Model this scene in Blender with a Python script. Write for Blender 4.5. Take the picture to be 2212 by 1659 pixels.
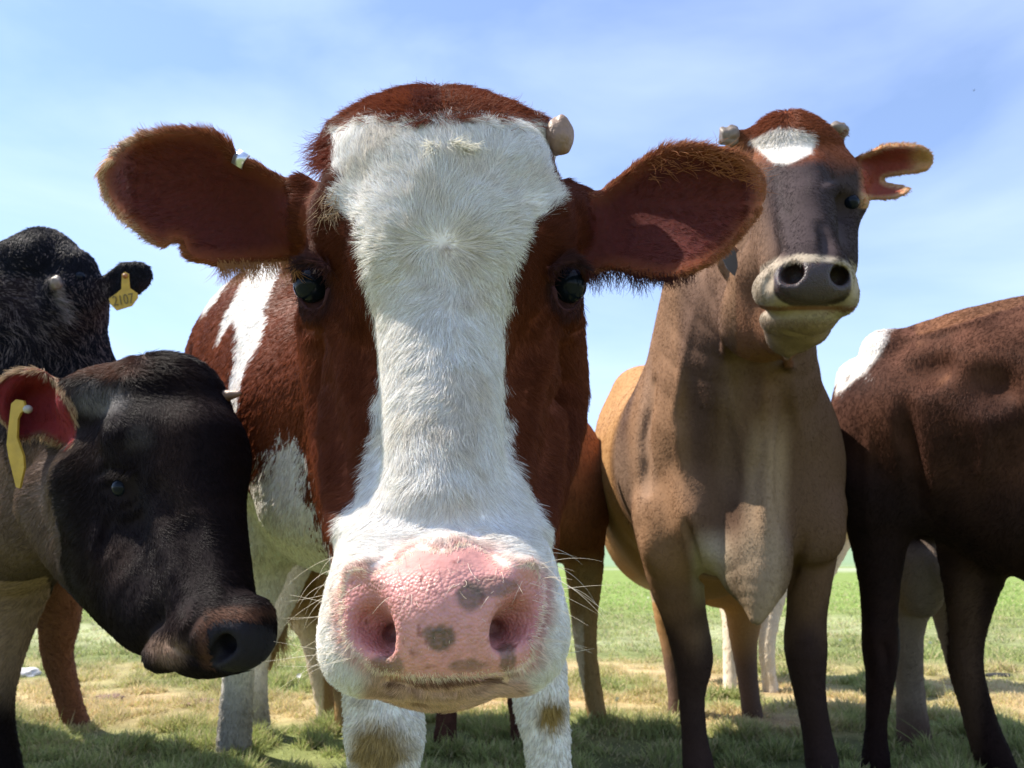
import bpy, math, time
import numpy as np
T0 = time.time()
R = math.radians
for o in list(bpy.data.objects): bpy.data.objects.remove(o)
sc = bpy.context.scene
COL = sc.collection
rng = np.random.default_rng(7)

# ------------------------------------------------------------------ camera, world, sun, exposure
PITCH = R(12.6)
CAM = np.array([0.0, 0.0, 0.60])
FL, CX, CY = 1660.0, 1106.0, 829.5            # focal length and centre for a 2212 px wide picture
cam_d = bpy.data.cameras.new('camera'); cam = bpy.data.objects.new('camera', cam_d); COL.objects.link(cam)
cam.location = CAM; cam.rotation_euler = (math.pi/2 + PITCH, 0, 0)
cam_d.sensor_width = 36; cam_d.lens = 36*FL/2212; cam_d.clip_start = .02; cam_d.clip_end = 5000
cam_d.dof.use_dof = True; cam_d.dof.focus_distance = .60; cam_d.dof.aperture_fstop = 16
sc.camera = cam
SUN = np.array([-.56, .13, .82]); SUN /= np.linalg.norm(SUN)
sun_d = bpy.data.lights.new('sun', 'SUN'); sun = bpy.data.objects.new('sun', sun_d); COL.objects.link(sun)
sun_d.energy = 5.0; sun_d.angle = R(.5); sun_d.color = (1, .93, .82)
from mathutils import Vector
sun.rotation_euler = Vector(SUN).to_track_quat('Z', 'Y').to_euler()
world = bpy.data.worlds.new('World'); sc.world = world; world.use_nodes = True
wn, wl = world.node_tree.nodes, world.node_tree.links
bg = wn['Background']; bg.inputs['Strength'].default_value = .125
sky = wn.new('ShaderNodeTexSky'); sky.sky_type = 'NISHITA'; sky.sun_disc = False
sky.sun_elevation = math.asin(SUN[2]); sky.sun_rotation = math.atan2(SUN[0], SUN[1])
sky.air_density = 1.0; sky.dust_density = .2; sky.ozone_density = 3.5; sky.altitude = 300
tc = wn.new('ShaderNodeTexCoord'); mp = wn.new('ShaderNodeMapping'); mp.inputs['Rotation'].default_value = (0, R(-38), R(20))
mp.inputs['Scale'].default_value = (1.1, 1.1, 3.6)
wl.new(tc.outputs['Generated'], mp.inputs['Vector'])
nz = wn.new('ShaderNodeTexNoise'); nz.inputs['Scale'].default_value = 1.5; nz.inputs['Detail'].default_value = 6; nz.inputs['Roughness'].default_value = .5
nz.inputs['Distortion'].default_value = .4
wl.new(mp.outputs[0], nz.inputs['Vector'])
cr = wn.new('ShaderNodeMapRange'); cr.inputs['From Min'].default_value = .36; cr.inputs['From Max'].default_value = .72
cr.inputs['To Min'].default_value = .14; cr.inputs['To Max'].default_value = .58
wl.new(nz.outputs['Fac'], cr.inputs['Value'])
mx = wn.new('ShaderNodeMix'); mx.data_type = 'RGBA'
wl.new(cr.outputs[0], mx.inputs['Factor']); wl.new(sky.outputs[0], mx.inputs[6])
mx.inputs[7].default_value = (5.2, 5.9, 8.3, 1)
gd_ = wn.new('ShaderNodeMix'); gd_.data_type = 'RGBA'; gd_.blend_type = 'MULTIPLY'; gd_.inputs['Factor'].default_value = 1; gd_.inputs[7].default_value = (.93, .96, 1, 1)
wl.new(mx.outputs[2], gd_.inputs[6]); wl.new(gd_.outputs[2], bg.inputs['Color'])
vs = sc.view_settings; vs.view_transform = 'Standard'; vs.look = 'None'; vs.exposure = 0.95; vs.gamma = 1; vs.use_curve_mapping = False
sc.render.engine = 'CYCLES'
cy = sc.cycles; cy.use_denoising = True; cy.max_bounces = 8; cy.diffuse_bounces = 2; cy.transparent_max_bounces = 8
cy.transmission_bounces = 4; cy.sample_clamp_indirect = 6; cy.caustics_reflective = False; cy.caustics_refractive = False
try: sc.cycles_curves.shape = 'RIBBONS'; sc.cycles_curves.subdivisions = 2
except Exception: pass

# ------------------------------------------------------------------ helpers
RT = np.array([1., 0, 0]); UP = np.array([0, -math.sin(PITCH), math.cos(PITCH)]); FW = np.array([0, math.cos(PITCH), math.sin(PITCH)])
def P(px, py, z):
    """world point seen at (px, py) of a 2212 px wide picture at depth z metres"""
    px, py, z = np.broadcast_arrays(np.asarray(px, float), np.asarray(py, float), np.asarray(z, float))
    return CAM + z[..., None]*(((px-CX)/FL)[..., None]*RT - ((py-CY)/FL)[..., None]*UP + FW)
def proj(w):
    q = w - CAM; z = q@FW; zz = np.maximum(z, 1e-3)
    return CX + FL*(q@RT)/zz, CY - FL*(q@UP)/zz, z
def ground_z(px, py):
    """depth at which the ray through (px,py) meets the ground"""
    d = -(py-CY)/FL*UP + FW
    return -CAM[2]/d[2]
def unit(v): return v/np.maximum(np.linalg.norm(v, axis=-1, keepdims=True), 1e-9)
def hash3(i):
    h = (i[..., 0]*73856093) ^ (i[..., 1]*19349663) ^ (i[..., 2]*83492791)
    h = (h ^ (h >> 13))*1274126177 & 0x7fffffff
    return ((h ^ (h >> 16)) & 0xffff)/65535.0
def noise(p, s=1.0, seed=0):
    p = p*s + seed*17.31; i = np.floor(p).astype(np.int64); f = p-i; f = f*f*(3-2*f); r = 0
    for a in (0, 1):
        for b in (0, 1):
            for c in (0, 1):
                w = (f[..., 0] if a else 1-f[..., 0])*(f[..., 1] if b else 1-f[..., 1])*(f[..., 2] if c else 1-f[..., 2])
                r = r + w*hash3(i+np.array([a, b, c]))
    return r*2-1
def poly_sd(x, y, pts):
    """signed distance to a polygon, negative inside"""
    pts = np.asarray(pts, float); n = len(pts)
    d = np.full(x.shape, 1e9); s = np.zeros(x.shape, bool)
    for i in range(n):
        ax, ay = pts[i]; bx, by = pts[(i+1) % n]; ex, ey = bx-ax, by-ay
        t = np.clip(((x-ax)*ex+(y-ay)*ey)/(ex*ex+ey*ey+1e-9), 0, 1)
        d = np.minimum(d, (x-ax-t*ex)**2+(y-ay-t*ey)**2)
        s ^= ((ay > y) != (by > y)) & (x < ex*(y-ay)/(by-ay+1e-12)+ax)
    return np.sqrt(d)*np.where(s, -1, 1)
def sstep(a, b, x):
    t = np.clip((x-a)/(b-a), 0, 1); return t*t*(3-2*t)
def lerp(a, b, t): return a*(1-t)+b*t
def spline(pts, sub=6):
    """smooth closed outline through traced points"""
    p = np.asarray(pts, float); n = len(p); o = []
    for i in range(n):
        a, b, c, d = p[i-1], p[i], p[(i+1) % n], p[(i+2) % n]
        for k in range(sub):
            t = k/sub
            o.append(.5*((2*b)+(-a+c)*t+(2*a-5*b+4*c-d)*t*t+(-a+3*b-3*c+d)*t**3))
    return np.array(o)

# ------------------------------------------------------------------ implicit bodies: rounded masses blended smoothly, meshed once
class Body:
    def __init__(s): s.pr = []
    def add(s, f, k, sub, prio=0): s.pr.append((f, k, sub)); return s
    def E(s, px, py, z, rx, ry, rz, rot=0, tilt=0, k=.03, sub=False, yaw=0):
        c = P(px, py, z); cr_, sr = math.cos(R(rot)), math.sin(R(rot))
        a = RT*cr_-UP*sr; b = RT*sr+UP*cr_; w = FW
        if tilt:
            ct, st = math.cos(R(tilt)), math.sin(R(tilt)); b, w = b*ct+w*st, w*ct-b*st
        if yaw:
            ct, st = math.cos(R(yaw)), math.sin(R(yaw)); a, w = a*ct+w*st, w*ct-a*st
        M = np.stack([a, b, w]).astype(np.float32); r = np.array([rx*z/FL, ry*z/FL, rz], np.float32); c = c.astype(np.float32)
        def f(p):
            q = (p-c)@M.T; k0 = np.linalg.norm(q/r, axis=-1); k1 = np.linalg.norm(q/(r*r), axis=-1)
            return k0*(k0-1)/np.maximum(k1, 1e-6)
        return s.add(f, k, sub)
    def C(s, pts, k=.03, sub=False):
        """chain of tapered limbs; pts = (px,py,z,r px[, width factor])"""
        W_ = np.array([np.r_[P(*q[:3]), q[3]*q[2]/FL] for q in pts])
        if len(W_) > 2:      # smooth curve through the joints
            e = np.vstack([2*W_[0]-W_[1], W_, 2*W_[-1]-W_[-2]]); o = []
            for i in range(len(W_)-1):
                a, b, c, d = e[i:i+4]
                for t in (0, 1/3, 2/3): o.append(.5*((2*b)+(-a+c)*t+(2*a-5*b+4*c-d)*t*t+(-a+3*b-3*c+d)*t**3))
            W_ = np.vstack([o, W_[-1:]]); W_[:, 3] = np.maximum(W_[:, 3], W_[:, 3].max()*.02)
        grp = []
        for A, B in zip(W_[:-1], W_[1:]):
            def f(p, a=A[:3].astype(np.float32), b=B[:3].astype(np.float32), ra=np.float32(A[3]), rb=np.float32(B[3])):
                ba = b-a; q = p-a; t = np.clip((q@ba)/max(float(ba@ba), 1e-9), 0, 1)
                return np.linalg.norm(q-t[..., None]*ba, axis=-1)-(ra+(rb-ra)*t)
            grp.append(f)
        s.pr.append((grp, k, sub)); return s
    def W(s, pts, k=.03):
        """same with world points and radii"""
        for A, B in zip(pts[:-1], pts[1:]):
            a = np.array(A[:3]); b = np.array(B[:3]); ra = A[3]; rb = B[3]
            def f(p, a=a.astype(np.float32), b=b.astype(np.float32), ra=ra, rb=rb):
                ba = b-a; q = p-a; t = np.clip((q@ba)/max(float(ba@ba), 1e-9), 0, 1)
                return np.linalg.norm(q-t[..., None]*ba, axis=-1)-(ra+(rb-ra)*t)
            s.add(f, k, False)
        return s
    def SLAB(s, outline, depth, thick, k=.01):
        """an ear: a curved sheet with the traced outline; depth(px,py) gives its middle surface"""
        o = spline(outline, 4); c = o.mean(0); zc = float(depth(np.array([c[0]]), np.array([c[1]]))[0]); cw = P(c[0], c[1], zc).astype(np.float32)
        rad = (np.abs(o-c).max()*1.3)*zc/FL+.03
        def f(p):
            px, py, z = proj(p.astype(np.float64)); far = np.linalg.norm(p-cw, axis=-1)-rad
            r = np.maximum(far, .02)
            m = far < .03
            if m.any():
                x, y, zz = px[m], py[m], z[m]
                d2 = poly_sd(x, y, o)*zz/FL+thick; dz = np.abs(zz-depth(x, y))*.8-thick*.15
                ox, oz = np.maximum(d2, 0), np.maximum(dz, 0)
                r[m] = np.minimum(np.maximum(d2, dz), 0)+np.sqrt(ox*ox+oz*oz)-thick*.85
            return r
        return s.add(f, k, False)
    def hit(s, px, py, z0=.35, z1=4.5):
        """depth at which the ray through (px,py) first meets the body"""
        z = np.geomspace(z0, z1, 500); D = s.field(P(px, py, z).astype(np.float32)[None])[0]; i = np.nonzero(D < 0)[0]
        return float(z[i[0]]) if len(i) else None
    def line(s, pts, r, amt, k=.012, sub=False):
        """raised vein or fold (or, with sub, a crease) that follows the surface"""
        o = []; a = np.array([q[:2] for q in pts], float); t = np.linspace(0, len(a)-1, 2*len(a)+1)
        for i, tt in enumerate(t):
            x, y = np.interp(tt, range(len(a)), a[:, 0]), np.interp(tt, range(len(a)), a[:, 1]); z = s.hit(x, y)
            if z is None: continue
            w = math.sin(math.pi*(i+.0)/(len(t)-1))**.7; rr = r*z/FL*(.55+.45*w); am = amt*w-(k*.25+.002)*(1-w)
            o.append((x, y, z+(am-rr if sub else rr-am), rr*FL/z))
        if len(o) > 1: s.C(o, k=k, sub=sub)
        return s
    def blob(s, px, py, rx, ry, amt, k=.03, sub=False, rot=0, rz=.05):
        z = s.hit(px, py); amt = amt*.6; rx, ry = rx*1.5, ry*1.4; k = k*1.6
        return s.E(px, py, z+(amt-rz if sub else rz-amt), rx, ry, rz, rot=rot, k=k, sub=sub)
    def field(s, p, rb=None, cull=None):
        """p (nb, m, 3); cull: list of per-primitive block masks"""
        D = np.full(p.shape[:-1], 5.0, np.float32)
        for i, (f, k, sub) in enumerate(s.pr):
            if cull is None: sel = slice(None)
            else:
                sel = cull[i]
                if isinstance(f, list):
                    allm = [x for x in sel if len(x)]
                    if not allm: continue
                    un = np.unique(np.concatenate(allm)); b = np.full((len(un),)+D.shape[1:], 5.0, np.float32)
                    for fi, si in zip(f, sel):
                        if len(si):
                            j = np.searchsorted(un, si); b[j] = np.minimum(b[j], fi(p[si]))
                    sel = un
                elif not len(sel): continue
            a = D[sel]
            if not isinstance(f, list): b = f(p[sel]).astype(np.float32)
            elif cull is None: b = np.min([fi(p) for fi in f], 0)
            if sub:
                h = np.maximum(k-np.abs(a+b), 0)/k; D[sel] = np.maximum(a, -b)+h*h*k/4
            else:
                h = np.maximum(k-np.abs(a-b), 0)/k; D[sel] = np.minimum(a, b)-h*h*k/4
        return D
    def mesh(s, u0, u1, v0, v1, z0, z1, h=6.0, hw=None, N=12):
        hw = hw or h/FL*1.4
        nu, nv, nw = int((u1-u0)/h/N)+1, int((v1-v0)/h/N)+1, int(math.log(z1/z0)/hw/N)+1
        g = np.stack(np.meshgrid(np.arange(nu), np.arange(nv), np.arange(nw), indexing='ij'), -1).reshape(-1, 3)
        def pos(I):
            return P(u0+I[..., 0]*h, v0+I[..., 1]*h, z0*np.exp(I[..., 2]*hw)).astype(np.float32)
        ce = pos((g+.5)*N); zc = z0*np.exp((g[:, 2]+.5)*N*hw)
        rb = np.sqrt(2*(N*h*zc/FL/2)**2*1.35+(N*hw*zc/2)**2*1.35)*1.05
        D = s.field(ce[:, None])[:, 0]
        keep = np.abs(D) < rb*1.35+.01; g, ce, rb, D = g[keep], ce[keep], rb[keep], D[keep]
        cull = []
        for f, k, sub in s.pr:
            lim = rb*1.35+k+.004 if sub else np.minimum(np.maximum(D, 0), rb*1.4)+2.4*rb+k+.01
            if isinstance(f, list): cull.append([np.nonzero(fi(ce[:, None])[:, 0] < lim)[0] for fi in f])
            else: cull.append(np.nonzero(f(ce[:, None])[:, 0] < lim)[0])
        li = np.stack(np.meshgrid(*[np.arange(N+1)]*3, indexing='ij'), -1).reshape(-1, 3)
        G = g[:, None, :]*N+li[None]
        F = s.field(pos(G), cull=cull).reshape(-1, N+1, N+1, N+1)
        nb = len(g); big = np.array([nu*N+2, nv*N+2, nw*N+2], np.int64)
        def gid(I): return (I[..., 0]*big[1]+I[..., 1])*big[2]+I[..., 2]
        S = F < 0
        c8 = [(a, b, c) for a in (0, 1) for b in (0, 1) for c in (0, 1)]
        cnt = sum(S[:, a:a+N, b:b+N, c:c+N].astype(np.int8) for a, b, c in c8)
        B, X, Y, Z = np.nonzero((cnt > 0) & (cnt < 8))
        off = np.zeros((len(B), 3)); w = np.zeros(len(B))
        for a in c8:
            for ax in range(3):
                if a[ax]: continue
                b = list(a); b[ax] = 1
                fa = F[B, X+a[0], Y+a[1], Z+a[2]]; fb = F[B, X+b[0], Y+b[1], Z+b[2]]; m = (fa < 0) != (fb < 0)
                t = np.where(m, fa/np.where(m, fa-fb, 1), 0)
                for j in range(3): off[:, j] += m*(a[j]+(t if j == ax else 0))
                w += m
        off /= w[:, None]
        cell = g[B]*N+np.stack([X, Y, Z], -1)
        ids = gid(cell); order = np.argsort(ids); ids = ids[order]; gp = (cell+off)[order]
        V = P(u0+gp[:, 0]*h, v0+gp[:, 1]*h, z0*np.exp(gp[:, 2]*hw))
        quads = []
        for ax in range(3):
            a0 = S[:, :N, :N, :N]; sl = [slice(0, N)]*3; sl[ax] = slice(1, N+1); a1 = S[(slice(None),)+tuple(sl)]
            b, x, y, z = np.nonzero(a0 != a1); c = g[b]*N+np.stack([x, y, z], -1); flip = a0[b, x, y, z]
            o1, o2 = [(1, 2), (2, 0), (0, 1)][ax]; q = []
            for d1, d2 in ((0, 0), (1, 0), (1, 1), (0, 1)):
                cc = c.copy(); cc[:, o1] -= d1; cc[:, o2] -= d2; t = gid(cc)
                j = np.clip(np.searchsorted(ids, t), 0, len(ids)-1); q.append(np.where(ids[j] == t, j, -1))
            q = np.stack(q, -1); ok = (q >= 0).all(1); q, flip = q[ok], flip[ok]
            q[flip] = q[flip][:, ::-1]; quads.append(q)
        Q = np.concatenate(quads)
        # orientation in (u,v,w) space is mirrored; fix so that normals point outward
        for _ in range(3):   # gentle smoothing passes
            acc = np.zeros_like(V); n = np.zeros(len(V))
            for i in range(4):
                for j in (1, 3):
                    np.add.at(acc, Q[:, i], V[Q[:, (i+j) % 4]]); np.add.at(n, Q[:, i], 1)
            V = V*.5+.5*acc/np.maximum(n, 1)[:, None]
        n = np.cross(V[Q[:, 1]]-V[Q[:, 0]], V[Q[:, 3]]-V[Q[:, 0]])
        c = V[Q].mean(1); eps = .002
        mid = s_sample = np.linspace(0, len(Q)-1, min(400, len(Q))).astype(int)
        a = s.field((c[mid]+unit(n[mid])*eps).astype(np.float32)[:, None])[:, 0]; b_ = s.field((c[mid]-unit(n[mid])*eps).astype(np.float32)[:, None])[:, 0]
        if (a < b_).mean() > .5: Q = Q[:, ::-1]
        return V, Q

def vnormals(V, Q):
    n = np.cross(V[Q[:, 2]]-V[Q[:, 0]], V[Q[:, 3]]-V[Q[:, 1]]); N = np.zeros_like(V)
    for i in range(4): np.add.at(N, Q[:, i], n)
    return unit(N)
def make_mesh(name, V, Q, mat, parent=None, attrs=None, smooth=True):
    me = bpy.data.meshes.new(name); V = np.asarray(V, np.float32); Q = np.asarray(Q, np.int32); k = Q.shape[1]
    me.vertices.add(len(V)); me.vertices.foreach_set('co', V.ravel())
    me.loops.add(len(Q)*k); me.loops.foreach_set('vertex_index', Q.ravel())
    me.polygons.add(len(Q)); me.polygons.foreach_set('loop_start', np.arange(0, len(Q)*k, k, dtype=np.int32))
    me.polygons.foreach_set('use_smooth', np.full(len(Q), smooth))
    me.update(); me.validate()
    for an, av in (attrs or {}).items():
        av = np.asarray(av, np.float32)
        if av.ndim == 2:
            a = me.attributes.new(an, 'FLOAT_COLOR', 'POINT'); a.data.foreach_set('color', np.c_[av, np.ones(len(av))].astype(np.float32).ravel())
        else:
            a = me.attributes.new(an, 'FLOAT', 'POINT'); a.data.foreach_set('value', av)
    me.materials.append(mat)
    o = bpy.data.objects.new(name, me); COL.objects.link(o)
    if parent is not None: o.parent = parent
    return o
def make_curves(name, pts, rad, colr, mat, parent=None, kind='stuff'):
    """pts (n,m,3), rad (n,m), colr (n,3)"""
    n, m = pts.shape[:2]
    c = bpy.data.hair_curves.new(name); c.add_curves([m]*n)
    c.position_data.foreach_set('vector', pts.astype(np.float32).ravel())
    a = c.attributes.new('hcol', 'FLOAT_COLOR', 'CURVE'); a.data.foreach_set('color', np.c_[colr, np.ones(n)].astype(np.float32).ravel())
    r = c.attributes.get('radius') or c.attributes.new('radius', 'FLOAT', 'POINT'); r.data.foreach_set('value', rad.astype(np.float32).ravel())
    c.materials.append(mat)
    o = bpy.data.objects.new(name, c); COL.objects.link(o)
    if parent is not None: o.parent = parent
    if kind: o['kind'] = kind
    return o
def tag(o, label=None, cat=None, group=None, kind=None):
    for k, v in (('label', label), ('category', cat), ('group', group), ('kind', kind)):
        if v: o[k] = v
    return o
def hairs(V, Q, N, count, param, seed=1, m=5, back=-.25, power=1.0):
    """sample roots on the mesh (denser where it is nearer), grow hair.
    param(w,n,px,py,z,rnd) -> dict(dens, dir(3), length, lift, col, rad, curl)"""
    g = np.random.default_rng(seed)
    T = np.concatenate([Q[:, [0, 1, 2]], Q[:, [0, 2, 3]]])
    a, b, c = V[T[:, 0]], V[T[:, 1]], V[T[:, 2]]; cen = (a+b+c)/3
    ar = np.linalg.norm(np.cross(b-a, c-a), axis=1)/2
    fn = unit(N[T].sum(1)); vd = unit(CAM-cen); face = np.einsum('ij,ij->i', fn, vd)
    px, py, z = proj(cen)
    inview = (px > -260) & (px < 2470) & (py > -200) & (py < 1860)
    w = ar/z**(2*power)*(face > back)*(.25+np.clip(face-back, 0, 1))*inview
    dn = param(cen, fn, px, py, z, None)['dens']; w = w*dn
    cdf = np.cumsum(w); t = np.searchsorted(cdf, g.random(count)*cdf[-1]); t = np.minimum(t, len(T)-1)
    r1, r2 = np.sqrt(g.random(count)), g.random(count)
    wa, wb, wc = 1-r1, r1*(1-r2), r1*r2
    root = wa[:, None]*a[t]+wb[:, None]*b[t]+wc[:, None]*c[t]
    nn = unit(wa[:, None]*N[T[t, 0]]+wb[:, None]*N[T[t, 1]]+wc[:, None]*N[T[t, 2]])
    px, py, z = proj(root); q = param(root, nn, px, py, z, g)
    d = q['dir']; d = d-np.einsum('ij,ij->i', d, nn)[:, None]*nn; d = unit(d)
    side = np.cross(nn, d)
    # clumping: low-frequency wobble shared by neighbours plus a little of each hair's own
    cs = q.get('clump', 120.)
    cl = np.stack([noise(root, cs, 3), noise(root, cs, 5)], -1)*q.get('clamp', .45)+g.normal(0, q.get('rand', .14), (count, 2))
    L = (q['length']*g.uniform(.65, 1.2, count))[:, None]
    lift = (q['lift']*(1+.5*cl[:, 1])+g.normal(0, .05, count))[:, None]
    d0 = unit(d*np.cos(lift)+nn*np.sin(lift)+side*cl[:, :1])
    end = unit(d*np.cos(lift*.35)+nn*np.sin(lift*.35)*.6+side*cl[:, :1]*1.5)
    curl = q.get('curl', 0)
    pts = []; p = root-nn*.0006
    pts.append(p)
    for i in range(1, m):
        s_ = (i-.5)/(m-1); dd = unit(d0*(1-s_)+end*s_)
        if curl: dd = unit(dd+side*(np.sin(s_*4+cl[:, :1]*6)*curl)+g.normal(0, curl*.3, (count, 1))*side)
        p = p+dd*L/(m-1); pts.append(p)
    pts = np.stack(pts, 1)
    prof = np.array([1, .95, .8, .55, .15])[np.linspace(0, 4, m).astype(int)]
    rad = q['rad'][:, None]*prof[None]
    return pts, rad, q['col']

# ------------------------------------------------------------------ materials
def nodes(name):
    m = bpy.data.materials.new(name); m.use_nodes = True; nt = m.node_tree
    return m, nt.nodes, nt.links, nt.nodes['Principled BSDF']
def plain(name, col, rough=.5, metal=0, spec=.5, bump=0, scale=80, var=.25):
    m, n, l, b = nodes(name)
    t = n.new('ShaderNodeTexNoise'); t.inputs['Scale'].default_value = scale; t.inputs['Detail'].default_value = 5
    x = n.new('ShaderNodeMix'); x.data_type = 'RGBA'; x.inputs[6].default_value = (*[c*(1-var) for c in col], 1); x.inputs[7].default_value = (*[min(1, c*(1+var)) for c in col], 1)
    co = n.new('ShaderNodeTexCoord'); l.new(co.outputs['Object'], t.inputs['Vector'])
    l.new(t.outputs['Fac'], x.inputs['Factor']); l.new(x.outputs[2], b.inputs['Base Color'])
    b.inputs['Roughness'].default_value = rough; b.inputs['Metallic'].default_value = metal; b.inputs['Specular IOR Level'].default_value = spec
    if bump:
        u = n.new('ShaderNodeBump'); u.inputs['Strength'].default_value = bump; u.inputs['Distance'].default_value = .002
        l.new(t.outputs['Fac'], u.inputs['Height']); l.new(u.outputs[0], b.inputs['Normal'])
    return m
def skin_material():
    m, n, l, b = nodes('cow_hide')
    a = n.new('ShaderNodeAttribute'); a.attribute_name = 'coat'
    w = n.new('ShaderNodeAttribute'); w.attribute_name = 'wet'
    tr = n.new('ShaderNodeAttribute'); tr.attribute_name = 'thin'
    co = n.new('ShaderNodeTexCoord')
    t = n.new('ShaderNodeTexNoise'); t.inputs['Scale'].default_value = 160; t.inputs['Detail'].default_value = 6; l.new(co.outputs['Object'], t.inputs['Vector'])
    mp_ = n.new('ShaderNodeMapRange'); mp_.inputs['To Min'].default_value = .72; mp_.inputs['To Max'].default_value = 1.25; l.new(t.outputs['Fac'], mp_.inputs['Value'])
    mu = n.new('ShaderNodeVectorMath'); mu.operation = 'SCALE'; l.new(a.outputs['Color'], mu.inputs[0]); l.new(mp_.outputs[0], mu.inputs['Scale'])
    l.new(mu.outputs[0], b.inputs['Base Color'])
    rg = n.new('ShaderNodeMapRange'); rg.inputs['To Min'].default_value = .75; rg.inputs['To Max'].default_value = .40; l.new(w.outputs['Fac'], rg.inputs['Value']); l.new(rg.outputs[0], b.inputs['Roughness'])
    vo = n.new('ShaderNodeTexVoronoi'); vo.inputs['Scale'].default_value = 420; l.new(co.outputs['Object'], vo.inputs['Vector'])
    iv = n.new('ShaderNodeMath'); iv.operation = 'MULTIPLY'; l.new(vo.outputs['Distance'], iv.inputs[0]); l.new(w.outputs['Fac'], iv.inputs[1])
    sb = n.new('ShaderNodeMath'); sb.operation = 'SUBTRACT'; l.new(t.outputs['Fac'], sb.inputs[0]); l.new(iv.outputs[0], sb.inputs[1])
    bu = n.new('ShaderNodeBump'); bu.inputs['Strength'].default_value = .6; bu.inputs['Distance'].default_value = .0014
    l.new(sb.outputs[0], bu.inputs['Height']); l.new(bu.outputs[0], b.inputs['Normal'])
    sp = n.new('ShaderNodeMapRange'); sp.inputs['To Min'].default_value = .05; sp.inputs['To Max'].default_value = .28; l.new(w.outputs['Fac'], sp.inputs['Value']); l.new(sp.outputs[0], b.inputs['Specular IOR Level'])
    b.inputs['Subsurface Radius'].default_value = (1.0, .25, .12); b.inputs['Subsurface Scale'].default_value = .008
    ad = n.new('ShaderNodeMath'); ad.operation = 'MULTIPLY_ADD'; ad.inputs[1].default_value = .3; l.new(w.outputs['Fac'], ad.inputs[0]); l.new(tr.outputs['Fac'], ad.inputs[2]); ad.use_clamp = True
    l.new(ad.outputs[0], b.inputs['Subsurface Weight'])
    return m
def hair_material():
    m = bpy.data.materials.new('cow_hair'); m.use_nodes = True; n, l = m.node_tree.nodes, m.node_tree.links
    for x in list(n): n.remove(x)
    out = n.new('ShaderNodeOutputMaterial'); a = n.new('ShaderNodeAttribute'); a.attribute_name = 'hcol'
    h = n.new('ShaderNodeBsdfPrincipled'); h.inputs['Roughness'].default_value = .42; h.inputs['Specular IOR Level'].default_value = .06
    t = n.new('ShaderNodeBsdfTranslucent'); mix = n.new('ShaderNodeMixShader'); mix.inputs[0].default_value = .22
    l.new(a.outputs['Color'], h.inputs['Base Color']); l.new(a.outputs['Color'], t.inputs['Color'])
    l.new(h.outputs[0], mix.inputs[1]); l.new(t.outputs[0], mix.inputs[2]); l.new(mix.outputs[0], out.inputs[0])
    return m
HIDE = skin_material(); HAIR = hair_material()
M_EYE, _n, _l, _b = nodes('wet_eye'); _b.inputs['Base Color'].default_value = (.006, .009, .016, 1); _b.inputs['Specular IOR Level'].default_value = .13
_t = _n.new('ShaderNodeTexNoise'); _t.inputs['Scale'].default_value = 60; _m = _n.new('ShaderNodeMapRange'); _m.inputs['To Min'].default_value = .04; _m.inputs['To Max'].default_value = .14
_l.new(_t.outputs['Fac'], _m.inputs['Value']); _l.new(_m.outputs[0], _b.inputs['Roughness'])
M_LID = plain('eyelid_skin', (.035, .018, .02), .35, bump=.4, scale=300)
M_HORN = plain('horn_keratin', (.25, .155, .10), .5, bump=1.0, scale=130, var=.35)
M_HORN2 = plain('horn_grey', (.17, .13, .10), .55, bump=.7, scale=120, var=.4)
M_HOOF = plain('hoof_keratin', (.10, .075, .055), .5, bump=.5, scale=90, var=.4)
M_TAG = plain('yellow_ear_tag', (.46, .29, .035), .5, bump=.5, scale=60, var=.35)
M_TAGD = plain('grey_ear_tag', (.07, .065, .065), .5, scale=90)
M_INK = plain('tag_ink', (.15, .11, .03), .6)
M_STEEL = plain('steel_tag', (.62, .66, .72), .32, metal=.9, scale=40)
M_TEAT = plain('teat_skin', (.05, .025, .02), .6)

def sphere(name, c, r, mat, parent, sc3=(1, 1, 1), rough=0, seed=0, label=None):
    nu, nv = 28, 18; th = np.linspace(0, math.pi, nv+1); ph = np.linspace(0, 2*math.pi, nu, endpoint=False)
    A, B = np.meshgrid(th, ph, indexing='ij'); d = np.stack([np.sin(A)*np.cos(B), np.sin(A)*np.sin(B), np.cos(A)], -1).reshape(-1, 3)
    rr = 1+(rough*noise(d, 2.2, seed) if rough else 0*d[:, 0])
    V = c + (d*rr[:, None]*np.array(sc3))*r
    Q = [(i*nu+j, (i+1)*nu+j, (i+1)*nu+(j+1) % nu, i*nu+(j+1) % nu) for i in range(nv) for j in range(nu)]
    o = make_mesh(name, V, np.array(Q), mat, parent)
    if label: o['label'] = label
    return o
def empty(name, loc):
    o = bpy.data.objects.new(name, None); COL.objects.link(o); o.location = loc
    return o
class LocalParent: pass
def slab_mesh(name, outline_world, thick_vec, mat, parent):
    n = len(outline_world); a = np.array(outline_world); b = a+thick_vec
    V = np.concatenate([a, b]); me = bpy.data.meshes.new(name)
    fs = [list(range(n))[::-1], list(range(n, 2*n))]+[[i, (i+1) % n, n+(i+1) % n, n+i] for i in range(n)]
    me.from_pydata(V.tolist(), [], fs); me.materials.append(mat); me.update()
    o = bpy.data.objects.new(name, me); COL.objects.link(o); o.parent = parent
    return o
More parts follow.
